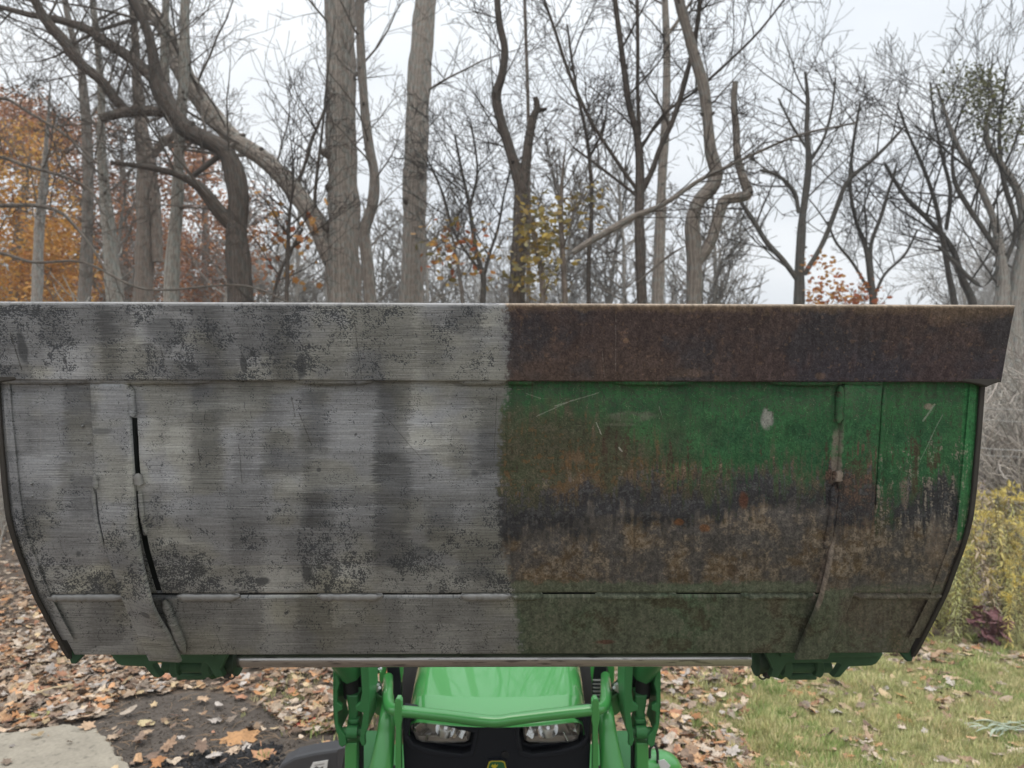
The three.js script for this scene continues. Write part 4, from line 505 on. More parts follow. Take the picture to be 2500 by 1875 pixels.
          { const worn = Math.max(1 - sst(0.002, 0.0045, Math.abs(x - 0.5415 + 0.0012 * (c4 - 0.5))) , 0) * sst(1290, 1325, V) * (1 - sst(1455, 1485, V)), crust = (1 - sst(0.004, 0.008, Math.abs(x - 0.5365 + 0.004 * (c3 - 0.5)))) * sst(1000, 1100, V + 60 * (c3 - 0.5)) * (1 - sst(1165, 1185, V)); mix(0.22, 0.185, 0.155, 0.85 * Math.max(worn, crust * dis(0.75, dz, 0.3))); }  // pale strap edge: wear plus the light its side face catches, painted in
          if (px > 2352 - (V - 945) * 0.03 && V < 1320) { const w = sst(0, 6, px - 2360 + (V - 945) * 0.055); mix(0.030, 0.135, 0.048, w * 0.85 * (0.8 + 0.3 * c3)); }
          if (right) { mix(0.17, 0.135, 0.11, 0.8 * (stain(px, V, 2216, 1200, 12, 44, 11) + stain(px, V, 2290, 1330, 26, 60, 12)) * dis(0.7, c5, 0.3)); mix(0.16, 0.14, 0.115, 0.7 * dis(0.3 * sst(1040, 1130, V) * (1 - sst(1300, 1380, V)), 1 - dv, 0.12)); }
          mix(0.24, 0.235, 0.22, 0.85 * stain(px, V, 1876, 1018, 18, 30, 13) * dis(0.6, dz, 0.2)); mix(0.13, 0.13, 0.10, 0.6 * (stain(px, V, 1540, 1015, 70, 14, 14) + stain(px, V, 1520, 1035, 50, 6, 17)) * dis(0.65, dz, 0.3)); mix(0.18, 0.15, 0.12, 0.85 * stain(px, V, 2275, 990, 13, 9, 15));
        }
        let k = 0.55 + 0.9 * gn; k *= 0.75 + 0.5 * vs2; k *= 0.83 + 0.34 * st2(n4); k *= 1.2; R2 *= k; G2 *= k; B2 *= k;
        const sp = hash(Math.round(px * 0.7), Math.round(V * 0.75), 9); if (sp > 0.9965) { R2 += 0.10; G2 += 0.09; B2 += 0.07; } else if (sp < 0.012) { R2 *= 0.55; G2 *= 0.55; B2 *= 0.55; }
        r = lerp(R2, r, steel); g = lerp(G2, g, steel); b = lerp(B2, b, steel); ro = lerp(rr, ro, steel); h = lerp(0.5 + 0.5 * (gn - 0.5) + 0.3 * (mid - 0.5), h, steel);
      }
      for (const s of scr) { if (V < Math.min(s[1], s[3]) - 3 || V > Math.max(s[1], s[3]) + 3) continue; const ex = s[2] - s[0], ey = s[3] - s[1], l = ex * ex + ey * ey, t = clamp(((px - s[0]) * ex + (V - s[1]) * ey) / l), dd = Math.hypot(px - s[0] - ex * t, V - s[1] - ey * t) + 1.2 * (vn(px * 0.3, V * 0.3, 6) - 0.5); if (dd < s[4]) { const w = Math.abs(s[5]) * (s[5] > 0 ? 0.65 : 1) * (0.5 + 0.5 * n4 * 1.4), c = s[5] > 0 ? 0.5 : 0.05; r = lerp(r, c, w); g = lerp(g, c * 0.95, w); b = lerp(b, c * 0.85, w); } }
      const o = (j * TW + i) * 4; col[o] = enc(r); col[o + 1] = enc(g); col[o + 2] = enc(b); col[o + 3] = 255; rgh[o] = 0; rgh[o + 1] = 255 * clamp(ro); rgh[o + 2] = 255 * clamp(me * steel); rgh[o + 3] = 255; const hh = 255 * clamp(h); hgt[o] = hgt[o + 1] = hgt[o + 2] = hh; hgt[o + 3] = 255;
    }
  }
  { // loose scratches: fine horizontal ones in the steel, scuffs in the paint
    const R = rng(515), toI = (px, V) => { const dep = V < 931 ? 1.074 : dAt(V); return [(((px - 1205) * dep / F) / XR + 1) / 2 * TW, (V1 - V) / (V1 - V0) * TH]; };
    const line = (x0, y0, x1, y1, f, al) => { const n = Math.ceil(Math.max(Math.abs(x1 - x0), Math.abs(y1 - y0))) + 1; for (let k = 0; k <= n; k++) { const t = k / n, i = Math.round(lerp(x0, x1, t) + 0.8 * Math.sin(t * 9)), j = Math.round(lerp(y0, y1, t)); if (i < 0 || j < 0 || i >= TW || j >= TH || R() < 0.25) continue; const o = (j * TW + i) * 4, w = al * Math.min(1, 4 * Math.min(t, 1 - t) + 0.2); for (let c = 0; c < 3; c++) col[o + c] = clamp(lerp(col[o + c], f[c], w), 0, 255); } };
    for (let k = 0; k < 900; k++) { const px = 1215 * R(), V = 745 + 850 * R(), a = toI(px, V), L = 15 + 150 * R() * R(), br = R() < 0.6; line(a[0], a[1], Math.min(a[0] + L, toI(1215, V)[0]), a[1] + 2.5 * (R() - 0.5), br ? [190, 192, 190] : [38, 40, 44], 0.18 + 0.35 * R()); }
    for (let k = 0; k < 130; k++) { const px = 1215 * R(), V = 745 + 850 * R(), a = toI(px, V); line(a[0], a[1], a[0] + 8 * (R() - 0.5), a[1] - 8 - 50 * R() * R(), [30, 32, 36], 0.3 + 0.4 * R()); }
    for (let k = 0; k < 520; k++) { const px = 1260 + 1140 * R(), top = R() < 0.7, V = top ? 940 + 170 * R() * R() : 1000 + 580 * R(), a = toI(px, V), an = top ? R() * 6.3 : 1.57 + 0.5 * (R() - 0.5), L = 4 + 26 * R() * R(), c = [150 + 50 * R(), 146 + 45 * R(), 120 + 40 * R()]; line(a[0], a[1], a[0] + L * Math.cos(an), a[1] + L * Math.sin(an), c, 0.12 + 0.3 * R()); }
    for (let k = 0; k < 260; k++) { const px = 1300 + 1080 * R(), V = 960 + 260 * R(), a = toI(px, V); line(a[0], a[1], a[0] - 5 + 6 * R(), a[1] - 10 - 60 * R() * R(), [40, 34, 26], 0.25 + 0.4 * R()); }
    for (let k = 0; k < 120; k++) { const px = 1245 + 1210 * R(), V = 755 + 165 * R(), a = toI(px, V), v = R() < 0.5; line(a[0], a[1], a[0] + (v ? 1 : 30 * R()), a[1] - (v ? 8 + 60 * R() * R() : 3 * R()), R() < 0.5 ? [120, 100, 84] : [30, 27, 27], 0.2 + 0.3 * R()); }
  }
  const mk = (d, s) => { const t = new THREE.DataTexture(d, TW, TH, THREE.RGBAFormat); t.magFilter = THREE.LinearFilter; t.minFilter = THREE.LinearMipmapLinearFilter; t.generateMipmaps = true; if (s) t.colorSpace = THREE.SRGBColorSpace; t.needsUpdate = true; return t; };
  return { map: mk(col, true), rough: mk(rgh, false), bump: mk(hgt, false) };
})();
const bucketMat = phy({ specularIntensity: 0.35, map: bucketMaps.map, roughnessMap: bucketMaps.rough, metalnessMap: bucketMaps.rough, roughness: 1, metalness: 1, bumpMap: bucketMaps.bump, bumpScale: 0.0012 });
const paintGrain = dataTex(512, 512, (i, j, o) => { const n = tile(i / 512 * 8, j / 512 * 8, 8, 81, 5), f = tile(i / 512 * 80, j / 512 * 80, 80, 85, 2), k = (0.75 + 0.4 * n) * (0.85 + 0.3 * f); o[0] = k; o[1] = k; o[2] = k; });
const oldGreen = phy({ specularIntensity: 0.4, color: lin(0.055, 0.115, 0.06), map: paintGrain, roughness: 0.62, bumpMap: paintGrain, bumpScale: 0.001 });
const darkIron = phy({ specularIntensity: 0.4, color: lin(0.06, 0.055, 0.05), map: paintGrain, roughness: 0.7, metalness: 0.2 });
const bucket = (() => {
  const b = thing('loader_bucket', at(1205, 925, 1.095), 'wide worn loader bucket, its left half ground to bare steel', 'loader bucket'); b.quaternion.copy(camera.quaternion).multiply(new THREE.Quaternion().setFromEuler(new THREE.Euler(0, 0.012, -0.002))); origins.set(b, V3(0, 0, 0));
  const uvOf = (x, V) => [(x / XR + 1) / 2, (V1 - V) / (V1 - V0)];
  // a plate swept along the profile between two rows: x0..x1 wide, lifted off by `off`, `th` thick, with small rounded shoulders
  function sweep(x0, x1, Va, Vb, off, th, n = 36, nx = 40, wob = 0, hole = null) {
    const P = [], U = [], I = []; const e = Math.min(0.0025, th / 2), xs = [[x0, -th], [x0, -e]]; xs.push([x0 + e, 0]); for (let k = 1; k < nx; k++) xs.push([lerp(x0 + e, x1 - e, k / nx), 0]); if (hole) { for (const hx of new Set(hole.flatMap(h => [h[0], h[1]]))) xs.push([hx, 0]); xs.sort((a, c) => a[0] - c[0] || a[1] - c[1]); } xs.push([x1 - e, 0], [x1, -e], [x1, -th]);
    const rows = []; for (let k = 0; k <= n; k++) rows.push([lerp(Va, Vb, k / n), 0]); rows.unshift([Va, -e], [Va, -th]); rows.reverse(); const rr = []; rr.push([Va, -th], [Va, -e]); for (let k = 0; k <= n; k++) rr.push([k === 0 ? Va + 1.5 : k === n ? Vb - 1.5 : lerp(Va, Vb, k / n), 0]); rr.push([Vb, -e], [Vb, -th]);
    for (const [V, dv] of rr) { const dy = yAt(V + 4) - yAt(V - 4), dz = zAt(V + 4) - zAt(V - 4), l = Math.hypot(dy, dz), ny = dz / l, nz = -dy / l; for (const [x, dx] of xs) { const o = (typeof off === 'function' ? off(V, x) : off) + Math.min(dv, dx) + (wob ? wob * (fbm(x * 9 + 3, V * 0.02, 91, 3) - 0.5) : 0); P.push(x, yAt(V) + ny * o, zAt(V) + nz * o); U.push(...uvOf(x, V)); } }
    const w = xs.length; for (let a = 0; a < rr.length - 1; a++) for (let c = 0; c < w - 1; c++) { const i = a * w + c; if (hole && hole.some(h => xs[c][0] >= h[0] - 1e-6 && xs[c + 1][0] <= h[1] + 1e-6 && rr[a][0] > h[2] && rr[a + 1][0] < h[3])) continue; I.push(i, i + w, i + 1, i + 1, i + w, i + w + 1); }
    const g = new THREE.BufferGeometry(); g.setAttribute('position', new THREE.Float32BufferAttribute(P, 3)); g.setAttribute('uv', new THREE.Float32BufferAttribute(U, 2)); g.setIndex(I); g.computeVertexNormals(); return g;
  }
  part(b, 'floor_plate', sweep(-BW, BW, 905, 1450, 0, 0.007, 80, 90, 0.004, [[-0.5565, -0.5485, 1018, 1168], [-0.558, -0.5545, 1196, 1312], [-0.558, -0.5490, 1306, 1449]]), bucketMat);
  { const gs = []; for (const [x, w2, z, d] of [[-0.5525, 0.03, -0.06, 0.004], [-0.561, 0.004, -0.032, 0.05], [-0.544, 0.004, -0.032, 0.05]]) { const g = new RoundedBoxGeometry(w2, 0.125, d, 1, 0.001); g.rotateX(0.11); g.translate(x, -0.105, -0.0125 + z); gs.push(g); } { const g = sweep(-0.63, -0.48, 1180, 1462, -0.022, 0.004, 10, 4); gs.push(g); } part(b, 'slot_shade_backing', gs, std({ color: lin(0.015, 0.02, 0.018), roughness: 0.9 })); }  // near-black sheets added behind the slots, standing in for their shade
  part(b, 'cutting_edge', sweep(-0.781, 0.781, 746, 929, 0.013, 0.013, 24, 60, 0.0015), bucketMat);
  part(b, 'heel_plate', sweep(-BW, BW, 1463, 1602, -0.004, 0.006, 22, 60, 0.0015), bucketMat);
  part(b, 'seam_shade_strip', sweep(-0.745, 0.745, 1436, 1482, -0.022, 0.002, 4, 8), std({ color: lin(0.012, 0.014, 0.018), roughness: 0.9 }));  // near-black strip added so the open seam gaps read as deep shade
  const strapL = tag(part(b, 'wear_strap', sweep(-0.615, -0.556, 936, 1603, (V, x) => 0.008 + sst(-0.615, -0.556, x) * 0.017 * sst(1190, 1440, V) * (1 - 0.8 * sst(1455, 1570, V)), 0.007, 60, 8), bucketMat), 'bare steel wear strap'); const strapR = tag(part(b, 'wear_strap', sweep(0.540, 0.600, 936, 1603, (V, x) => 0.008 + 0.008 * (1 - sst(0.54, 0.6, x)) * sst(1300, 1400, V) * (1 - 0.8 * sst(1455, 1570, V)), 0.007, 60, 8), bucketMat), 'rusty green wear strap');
  // strips that close the side: they turn away from the camera
  for (const s of [-1, 1]) {
    const P = [], U = [], I = []; const n = 60; for (let k = 0; k <= n; k++) { const V = lerp(934, 1560, k / n), a = s * lerp(0.738, 0.732, k / n), c = s * 0.7575, f = sst(1300, 1420, V); P.push(a, yAt(V), zAt(V) + 0.0015, a, yAt(V), zAt(V) + 0.0035 - 0.001 * f, c, yAt(V), zAt(V) - 0.003, c, yAt(V), zAt(V) - 0.02); for (const x of [a, a, c, c]) U.push(...uvOf(x, V)); if (k) { const i = 4 * k - 4; for (let q = 0; q < 3; q++) if (s > 0) I.push(i + q, i + q + 4, i + q + 1, i + q + 1, i + q + 4, i + q + 5); else I.push(i + q, i + q + 1, i + q + 4, i + q + 1, i + q + 5, i + q + 4); } }
    const g = new THREE.BufferGeometry(); g.setAttribute('position', new THREE.Float32BufferAttribute(P, 3)); g.setAttribute('uv', new THREE.Float32BufferAttribute(U, 2)); g.setIndex(I); g.computeVertexNormals(); part(b, 'side_flange', g, bucketMat);
  }
  // side plates: floor edge, ear at the heel, back, and the sloping open edge
  { const edge = []; for (let V = 940; V <= 1588; V += 18) edge.push([zAt(V) + 0.002, yAt(V)]); edge.push([zAt(1600) - 0.004, yAt(1600) - 0.006], [zAt(1600) - 0.016, yAt(1600) - 0.010], [zAt(1600) - 0.03, yAt(1600) - 0.002]); const out = [...edge, [-0.44, -0.485], [-0.50, -0.42], [-0.52, -0.05], [-0.47, -0.02], [-0.02, 0.006]];
    for (const s of [-1, 1]) { const g = extrude(out, 0.005, 0.0012); g.rotateY(-Math.PI / 2); g.scale(-1, 1, 1); // z of the outline becomes the bucket's z
      const p = g.attributes.position; for (let i = 0; i < p.count; i++) { const X = p.getX(i), Z = p.getZ(i); p.setXYZ(i, s * 0.7595 + X + 0.0025, p.getY(i), Z); } if (1) { const id = g.index; } g.computeVertexNormals(); const m = part(b, 'side_plate', g, darkIron); tag(m, s < 0 ? 'blackened side plate' : 'rust brown side plate'); } }
  // ears at the heel, turned in
  for (const s of [-1, 1]) { const z0 = zAt(1600), y0 = yAt(1600), sh = [[s * 0.766, y0 + 0.03], [s * 0.761, y0 - 0.006], [s * 0.758, y0 - 0.015], [s * 0.750, y0 - 0.016], [s * 0.738, y0 - 0.002], [s * 0.73, y0 + 0.03]]; if (s < 0) sh.reverse(); const g = extrude(sh, 0.008, 0.002); g.translate(0, 0, z0 - 0.008); part(b, 'corner_ear', g, phy({ specularIntensity: 0.4, color: lin(0.03, 0.07, 0.036), map: paintGrain, roughness: 0.7 })); }
  { const g = extrude([[0.72, 0.003], [0.778, 0.003], [0.778, -0.003], [0.768, -0.006], [0.757, -0.011], [0.745, -0.007], [0.72, -0.003]], 0.02, 0.002); g.translate(0, 0, 0.012); part(b, 'corner_gusset', g, darkIron); const h = g.clone(); h.scale(-1, 1, 1); h.index || 0; const p = h.attributes.position; h.computeVertexNormals(); part(b, 'corner_gusset', h, darkIron); }
  // closed back of the bucket, behind everything seen from the front
  { const pts = [[-0.218, -0.482], [-0.42, -0.470], [-0.490, -0.42], [-0.513, -0.05]]; const gs = []; for (let k = 0; k < 3; k++) { const [z0, y0] = pts[k], [z1, y1] = pts[k + 1], l = Math.hypot(z1 - z0, y1 - y0), g = new RoundedBoxGeometry(1.526, 0.006, l, 1, 0.002); g.rotateX(Math.atan2(-(y1 - y0), z1 - z0) + (z1 < z0 ? 0 : 0)); g.translate(0, (y0 + y1) / 2, (z0 + z1) / 2); gs.push(g); } part(b, 'back_plate', gs, oldGreen); }
  // weld beads: lumpy ridges along joints
  const weldSteel = std({ color: lin(0.285, 0.285, 0.28), map: paintGrain, metalness: 0.35, roughness: 0.42, bumpMap: paintGrain, bumpScale: 0.002 });
  const bead = (x0, x1, V, off, r, seed, V2 = V, bm = null) => { const R = rng(seed), T = new Tubes(), n = Math.max(8, Math.round(Math.hypot(x1 - x0, yAt(V2) - yAt(V)) / 0.0035)), P = [], Q2 = []; for (let k = 0; k <= n; k++) { const t = k / n, v = lerp(V, V2, t); P.push(V3(lerp(x0, x1, t), yAt(v) + 0.0012 * (R() - 0.5), zAt(v) + off + 0.0008 * (R() - 0.5))); Q2.push(r * Math.min(1, 0.35 + 6 * Math.min(t, 1 - t)) * (0.85 + 0.3 * R())); } T.add(P, Q2, 8); const g = T.geo(), p = g.attributes.position, uv = g.attributes.uv; for (let i = 0; i < p.count; i++) { const u = uvOf(p.getX(i), 0)[0], v = V2 === V ? V - (p.getY(i) - yAt(V)) / 0.0007 : lerp(V, V2, clamp((p.getY(i) - yAt(V)) / (yAt(V2) - yAt(V)))); uv.setXY(i, u, (V1 - v) / (V1 - V0)); } part(b, 'weld_bead', g, bm || bucketMat); };
  const X = (px, V) => (px - 1205) * dAt(V) / F;
  for (const [a, c] of [[108, 308], [432, 584], [772, 932], [1124, 1245]]) bead(X(a, 1452), X(c, 1452), 1457, -0.005, 0.0086, a, 1457, weldSteel);
  for (const [a, c] of [[1246, 1325], [1455, 1655], [1815, 1998], [2088, 2325]]) bead(X(a, 1452), X(c, 1452), 1457, -0.007, 0.0082, a);
  for (const [a, c] of [[0, 230], [205, 520], [725, 910], [1120, 1236], [1240, 1308], [1500, 1690], [1880, 2060], [2060, 2160]]) bead(X(a, 931), X(c, 931), 931, 0.005, 0.0058, a + 1);
  bead(X(326, 960), X(331, 1010), 945, 0.002, 0.0065, 5, 1018); bead(X(347, 1170), X(351, 1190), 1154, 0.006, 0.0062, 6, 1184, weldSteel); bead(X(246, 1170), X(249, 1190), 1155, 0.008, 0.005, 7, 1190); bead(-0.5505, -0.5495, 1196, 0.001, 0.0042, 8, 1302); bead(-0.550, -0.549, 1462, 0.001, 0.0078, 9, 1588); bead(0.536, 0.536, 940, 0.004, 0.0065, 10, 1030); bead(0.536, 0.536, 1145, 0.010, 0.0075, 11, 1172); bead(0.536, 0.536, 1180, 0.003, 0.006, 12, 1340); bead(-0.62, -0.62, 1190, 0.005, 0.0035, 13, 1330); bead(0.604, 0.604, 945, 0.005, 0.004, 14, 1240);
  for (const [x, V] of [[87, 1180], [89, 1210], [210, 1040], [225, 1082]]) { const g = new THREE.SphereGeometry(0.0022, 8, 6); g.translate(X(x, V), yAt(V), zAt(V) + 0.001); part(b, 'weld_spatter', g, bucketMat); }
  return b;
})();

// ---------------------------------------------------------------- the tractor
const tractorGreen = phy({ color: lin(0.052, 0.275, 0.066), roughness: 0.35, clearcoat: 0.9, clearcoatRoughness: 0.06 });
const hoodGreen = phy({ color: lin(0.06, 0.30, 0.075), roughness: 0.3, clearcoat: 1, clearcoatRoughness: 0.04 });
const loaderGreen = phy({ specularIntensity: 0.5, color: lin(0.035, 0.175, 0.055), roughness: 0.5, clearcoat: 0.35, clearcoatRoughness: 0.25 });
const blackPlastic = phy({ specularIntensity: 0.5, color: lin(0.010, 0.012, 0.018), roughness: 0.5 }), rubber = std({ color: lin(0.02, 0.02, 0.02), roughness: 0.85 }), cavity = std({ color: lin(0.008, 0.008, 0.01), roughness: 0.8 });
const chrome = std({ color: lin(0.75, 0.76, 0.77), metalness: 1, roughness: 0.16 }), zinc = std({ color: lin(0.7, 0.7, 0.7), metalness: 0.9, roughness: 0.3 });
const steelTube = std({ color: lin(0.52, 0.52, 0.525), metalness: 0.9, roughness: 0.24, map: dataTex(1024, 128, (i, j, o) => { const n = tile(i / 1024 * 16, j / 128 * 16, 16, 105, 4), s = tile2(i / 1024 * 60, j / 128 * 4, 60, 4, 107, 2), d = tile(i / 1024 * 32, j / 128 * 32, 32, 109, 3), k = (0.65 + 0.5 * n) * (0.85 + 0.25 * s) * (d > 0.72 ? 0.45 : 1); o[0] = k; o[1] = k * 0.97; o[2] = k * 0.93; }) });
const TC = 1213, MX = px => 2 * TC - px;
const tractor = thing('tractor', at(TC, 1800, 2.6).setY(0), 'green compact tractor nose-on beneath the raised bucket', 'tractor');
{
  // hood: rows from the nose back, each [depth, height at the middle, half width, how far the ends sweep back]
  const rows = [[2.128, 0.787, 0.262, 0.085], [2.132, 0.796, 0.268, 0.085], [2.15, 0.806, 0.272, 0.085], [2.18, 0.8205, 0.276, 0.085], [2.205, 0.8315, 0.279, 0.085], [2.217, 0.837, 0.2805, 0.082], [2.222, 0.8385, 0.281, 0.082], [2.228, 0.8395, 0.281, 0.082], [2.27, 0.848, 0.284, 0.08], [2.45, 0.883, 0.29, 0.07], [2.75, 0.93, 0.295, 0.05], [3.25, 0.98, 0.30, 0.0]];
  const nu = 44, P = [], I = []; const cross = (u, hw, front) => { const a = Math.abs(u), s = Math.sign(u); if (a < 0.72) { const t = a / 0.72; return [s * hw * 0.80 * t, -0.010 * t * t]; } const t = (a - 0.72) / 0.28; return [s * hw * (0.80 + 0.20 * Math.sin(Math.min(1, t * 1.6) * Math.PI / 2)), -0.010 - (front ? 0.05 : 0.24) * Math.pow(t, 1.7)]; };
  rows.forEach(([z, h, hw, sw], r) => { for (let k = 0; k <= nu; k++) { const u = k / nu * 2 - 1, [x, y] = cross(u, hw, r < 2); const f = r < 5 ? Math.min(1, 1) : 1; P.push((TC - CX) / F * 2.2 + x, h + y * f, -(z + sw * Math.pow(Math.min(1, Math.abs(x) / hw), 2))); } });
  for (let r = 0; r < rows.length - 1; r++) for (let k = 0; k < nu; k++) { const i = r * (nu + 1) + k; I.push(i, i + 1, i + nu + 1, i + 1, i + nu + 2, i + nu + 1); }
  const g = new THREE.BufferGeometry(); g.setAttribute('position', new THREE.Float32BufferAttribute(P, 3)); g.setIndex(I); g.computeVertexNormals(); part(tractor, 'hood', g, hoodGreen);
  // grille panel with recessed lamp bays
  const bay = f => [[1000, 1752], [1158, 1760], [1163, 1790], [1152, 1838], [1130, 1846], [1060, 1838], [1006, 1822], [992, 1800]].map(([x, y]) => [f(x), y]);
  const idn = x => x, grille = part(tractor, 'grille', [plate([[983, 1735], [1213, 1762], [1443, 1735], [1443, 1795], [1438, 1900], [1430, 1990], [996, 1990], [988, 1900], [983, 1795]], 2.15, 0.05, 0.006, [bay(idn), bay(MX).reverse()])], blackPlastic);
  part(tractor, 'grille_backing', [box(at(TC, 1850, 2.3), 0.54, 0.34, 0.05)], cavity);
  for (const f of [idn, MX]) {
    const rev = l => f === MX ? l.slice().reverse() : l, m = l => rev(l.map(([x, y]) => [f(x), y]));
    const rim = [[992, 1746], [1164, 1756], [1170, 1790], [1158, 1844], [1132, 1853], [1056, 1845], [998, 1827], [984, 1802]], inn = [[1004, 1754], [1156, 1762], [1160, 1790], [1150, 1832], [1128, 1839], [1062, 1831], [1010, 1816], [997, 1798]];
    const bez = plate(m(rim), 2.143, 0.012, 0.004, [m(inn).reverse()]); part(tractor, 'lamp_bezel', [bez], blackPlastic);
    const lampO = [[1011, 1754], [1148, 1758], [1149, 1790], [1145, 1806], [1135, 1812], [1080, 1814], [1030, 1811], [1016, 1804], [1009, 1785]];
    const lamp = part(tractor, 'headlight', [plate(m(lampO), 2.185, 0.03, 0.006)], std({ color: lin(0.42, 0.42, 0.42), metalness: 0.85, roughness: 0.3 }));
    // reflector: curved bowl and facets
    const c = at(f(1088), 1776, 2.163), bowl = new THREE.LatheGeometry([[0.004, -0.012], [0.012, -0.009], [0.022, -0.002], [0.030, 0.009]].map(p => new THREE.Vector2(p[0], p[1])), 26); bowl.rotateX(Math.PI / 2); bowl.translate(c.x, c.y, c.z); part(lamp, 'reflector', bowl, chrome);
    part(lamp, 'bulb', [rod(at(f(1088), 1776, 2.17), at(f(1088), 1777, 2.15), 0.007, 0.0055, 14)], zinc);
    const facets = []; for (const [x, y, a, w, h] of [[1030, 1778, 0.5, 0.03, 0.045], [1128, 1784, -0.5, 0.026, 0.04], [1048, 1798, 0.9, 0.02, 0.03], [1018, 1770, -0.4, 0.012, 0.04], [1140, 1770, 0.6, 0.01, 0.036], [1108, 1790, 0.2, 0.012, 0.03]]) { const q = new THREE.Quaternion().setFromEuler(new THREE.Euler(a * 0.7, a * (f === MX ? -1 : 1), a)); facets.push(box(at(f(x), y, 2.166), w, h, 0.004, q, 0.001)); } part(lamp, 'facet', facets, std({ color: lin(0.7, 0.7, 0.7), metalness: 1, roughness: 0.2 }));
    const ff = at(f(1068), 1806, 2.158); part(lamp, 'lower_trim', [plate(m([[1020, 1797], [1080, 1794], [1140, 1797], [1142, 1808], [1080, 1811], [1022, 1806]]), 2.168, 0.006, 0.002)], std({ color: lin(0.3, 0.28, 0.26), roughness: 0.35, metalness: 0.3 }));
    part(lamp, 'lens', [plate(m(lampO), 2.1465, 0.0035, 0.0015)], phy({ color: lin(0.96, 0.96, 0.95), transmission: 1, thickness: 0, roughness: 0.03, ior: 1.45 }));
  }
  // maker's plate: rounded shield with a yellow line and a leaping stag's antlers just in view
  { const o = (k, dy = 0) => [[1190 + k, 1856 + k], [1196 + k, 1853 + k], [1232 - k, 1853 + k], [1238 - k, 1856 + k], [1243 - k, 1880], [1240 - k, 1916 - k], [1230 - k, 1922 - k], [1198 + k, 1922 - k], [1188 + k, 1916 - k], [1184 + k, 1880]].map(([x, y]) => [x - 1, y + dy]);
    const bd = part(tractor, 'badge', [plate(o(0), 2.138, 0.012, 0.003)], blackPlastic); part(bd, 'badge_border', [plate(o(4.5), 2.1345, 0.003, 0.0008)], std({ color: lin(0.6, 0.5, 0.03), roughness: 0.4 })); part(bd, 'badge_field', [plate(o(7), 2.1328, 0.003, 0.0008)], std({ color: lin(0.02, 0.12, 0.04), roughness: 0.4 }));
    part(bd, 'badge_emblem', [plate([[1199, 1871], [1202, 1866], [1206, 1869], [1209, 1864], [1211, 1869], [1216, 1866], [1214, 1871], [1210, 1874], [1214, 1880], [1222, 1885], [1226, 1893], [1220, 1890], [1212, 1888], [1206, 1892], [1203, 1888], [1206, 1882], [1205, 1875]], 2.1312, 0.002, 0.0004)], std({ color: lin(0.6, 0.5, 0.03), roughness: 0.4 })); }
  part(tractor, 'latch', [plate([[1223, 1838], [1236, 1832], [1244, 1840], [1242, 1850], [1226, 1850]], 2.142, 0.008, 0.002), rod(at(1229, 1834, 2.14), at(1229, 1848, 2.14), 0.0022)], cavity);
  // chassis, engine sides, wheels
  part(tractor, 'chassis', [box(at(TC, 1990, 2.75).setY(0.42), 0.42, 0.34, 1.3), box(V3((TC - CX) / F * 2.6, 0.62, -2.95), 0.46, 0.4, 1.1)], cavity);
  for (const s of [-1, 1]) { const x0 = (TC - CX) / F * 2.6;
    const w = part(tractor, 'front_wheel', [(() => { const g = new THREE.TorusGeometry(0.15, 0.075, 16, 40); g.scale(1, 1, 1.25); g.rotateY(Math.PI / 2); g.translate(x0 + s * 0.43, 0.225, -2.62); return g; })()], rubber); part(w, 'rim', [rod(V3(x0 + s * 0.37, 0.225, -2.62), V3(x0 + s * 0.49, 0.225, -2.62), 0.1, 0.1, 24)], std({ color: lin(0.6, 0.45, 0.03), roughness: 0.4 }));
    const rw = part(tractor, 'rear_wheel', [(() => { const g = new THREE.TorusGeometry(0.25, 0.11, 16, 44); g.scale(1, 1, 1.2); g.rotateY(Math.PI / 2); g.translate(x0 + s * 0.45, 0.36, -4.05); return g; })()], rubber); part(rw, 'rim', [rod(V3(x0 + s * 0.37, 0.36, -4.05), V3(x0 + s * 0.53, 0.36, -4.05), 0.18, 0.18, 28)], std({ color: lin(0.6, 0.45, 0.03), roughness: 0.4 })); }
  // brush guard bar in one bent tube
  const bar = [[948, 1655, 2.42], [947, 1690, 2.24], [947, 1712, 2.17], [953, 1727, 2.13], [968, 1735, 2.105], [1000, 1738, 2.095], [1100, 1749, 2.06], [1170, 1758, 2.035], [TC, 1761, 2.03]], full = bar.concat(bar.slice(0, -1).reverse().map(([x, y, z]) => [MX(x), y - 3, z]));
  part(tractor, 'guard_bar', tubeGeo(full.map(p => at(...p)), 0.0168, 140, 22), tractorGreen);
  for (const f of [idn, MX]) {
    const rev = l => f === MX ? l.slice().reverse() : l, m = l => rev(l.map(([x, y]) => [f(x), y])), path = (l, r, n, s) => tubeGeo(l.map(([x, y, z]) => at(f(x), y, z)), r, n, s);
    part(tractor, 'guard_clamp', [plate(m([[964, 1712], [969, 1704], [977, 1704], [981, 1712], [982, 1760], [979, 1775], [981, 1990], [964, 1990], [966, 1775], [962, 1755]]), 2.085, 0.02, 0.003)], tractorGreen);
    part(tractor, 'frame_post', [path([[948, 1700, 2.24], [946, 1745, 2.15], [942, 1790, 2.13], [936, 1840, 2.11], [928, 1900, 2.09], [922, 1990, 2.08]], [0.017, 0.024, 0.027, 0.032, 0.038, 0.042], 40, 20)], tractorGreen);
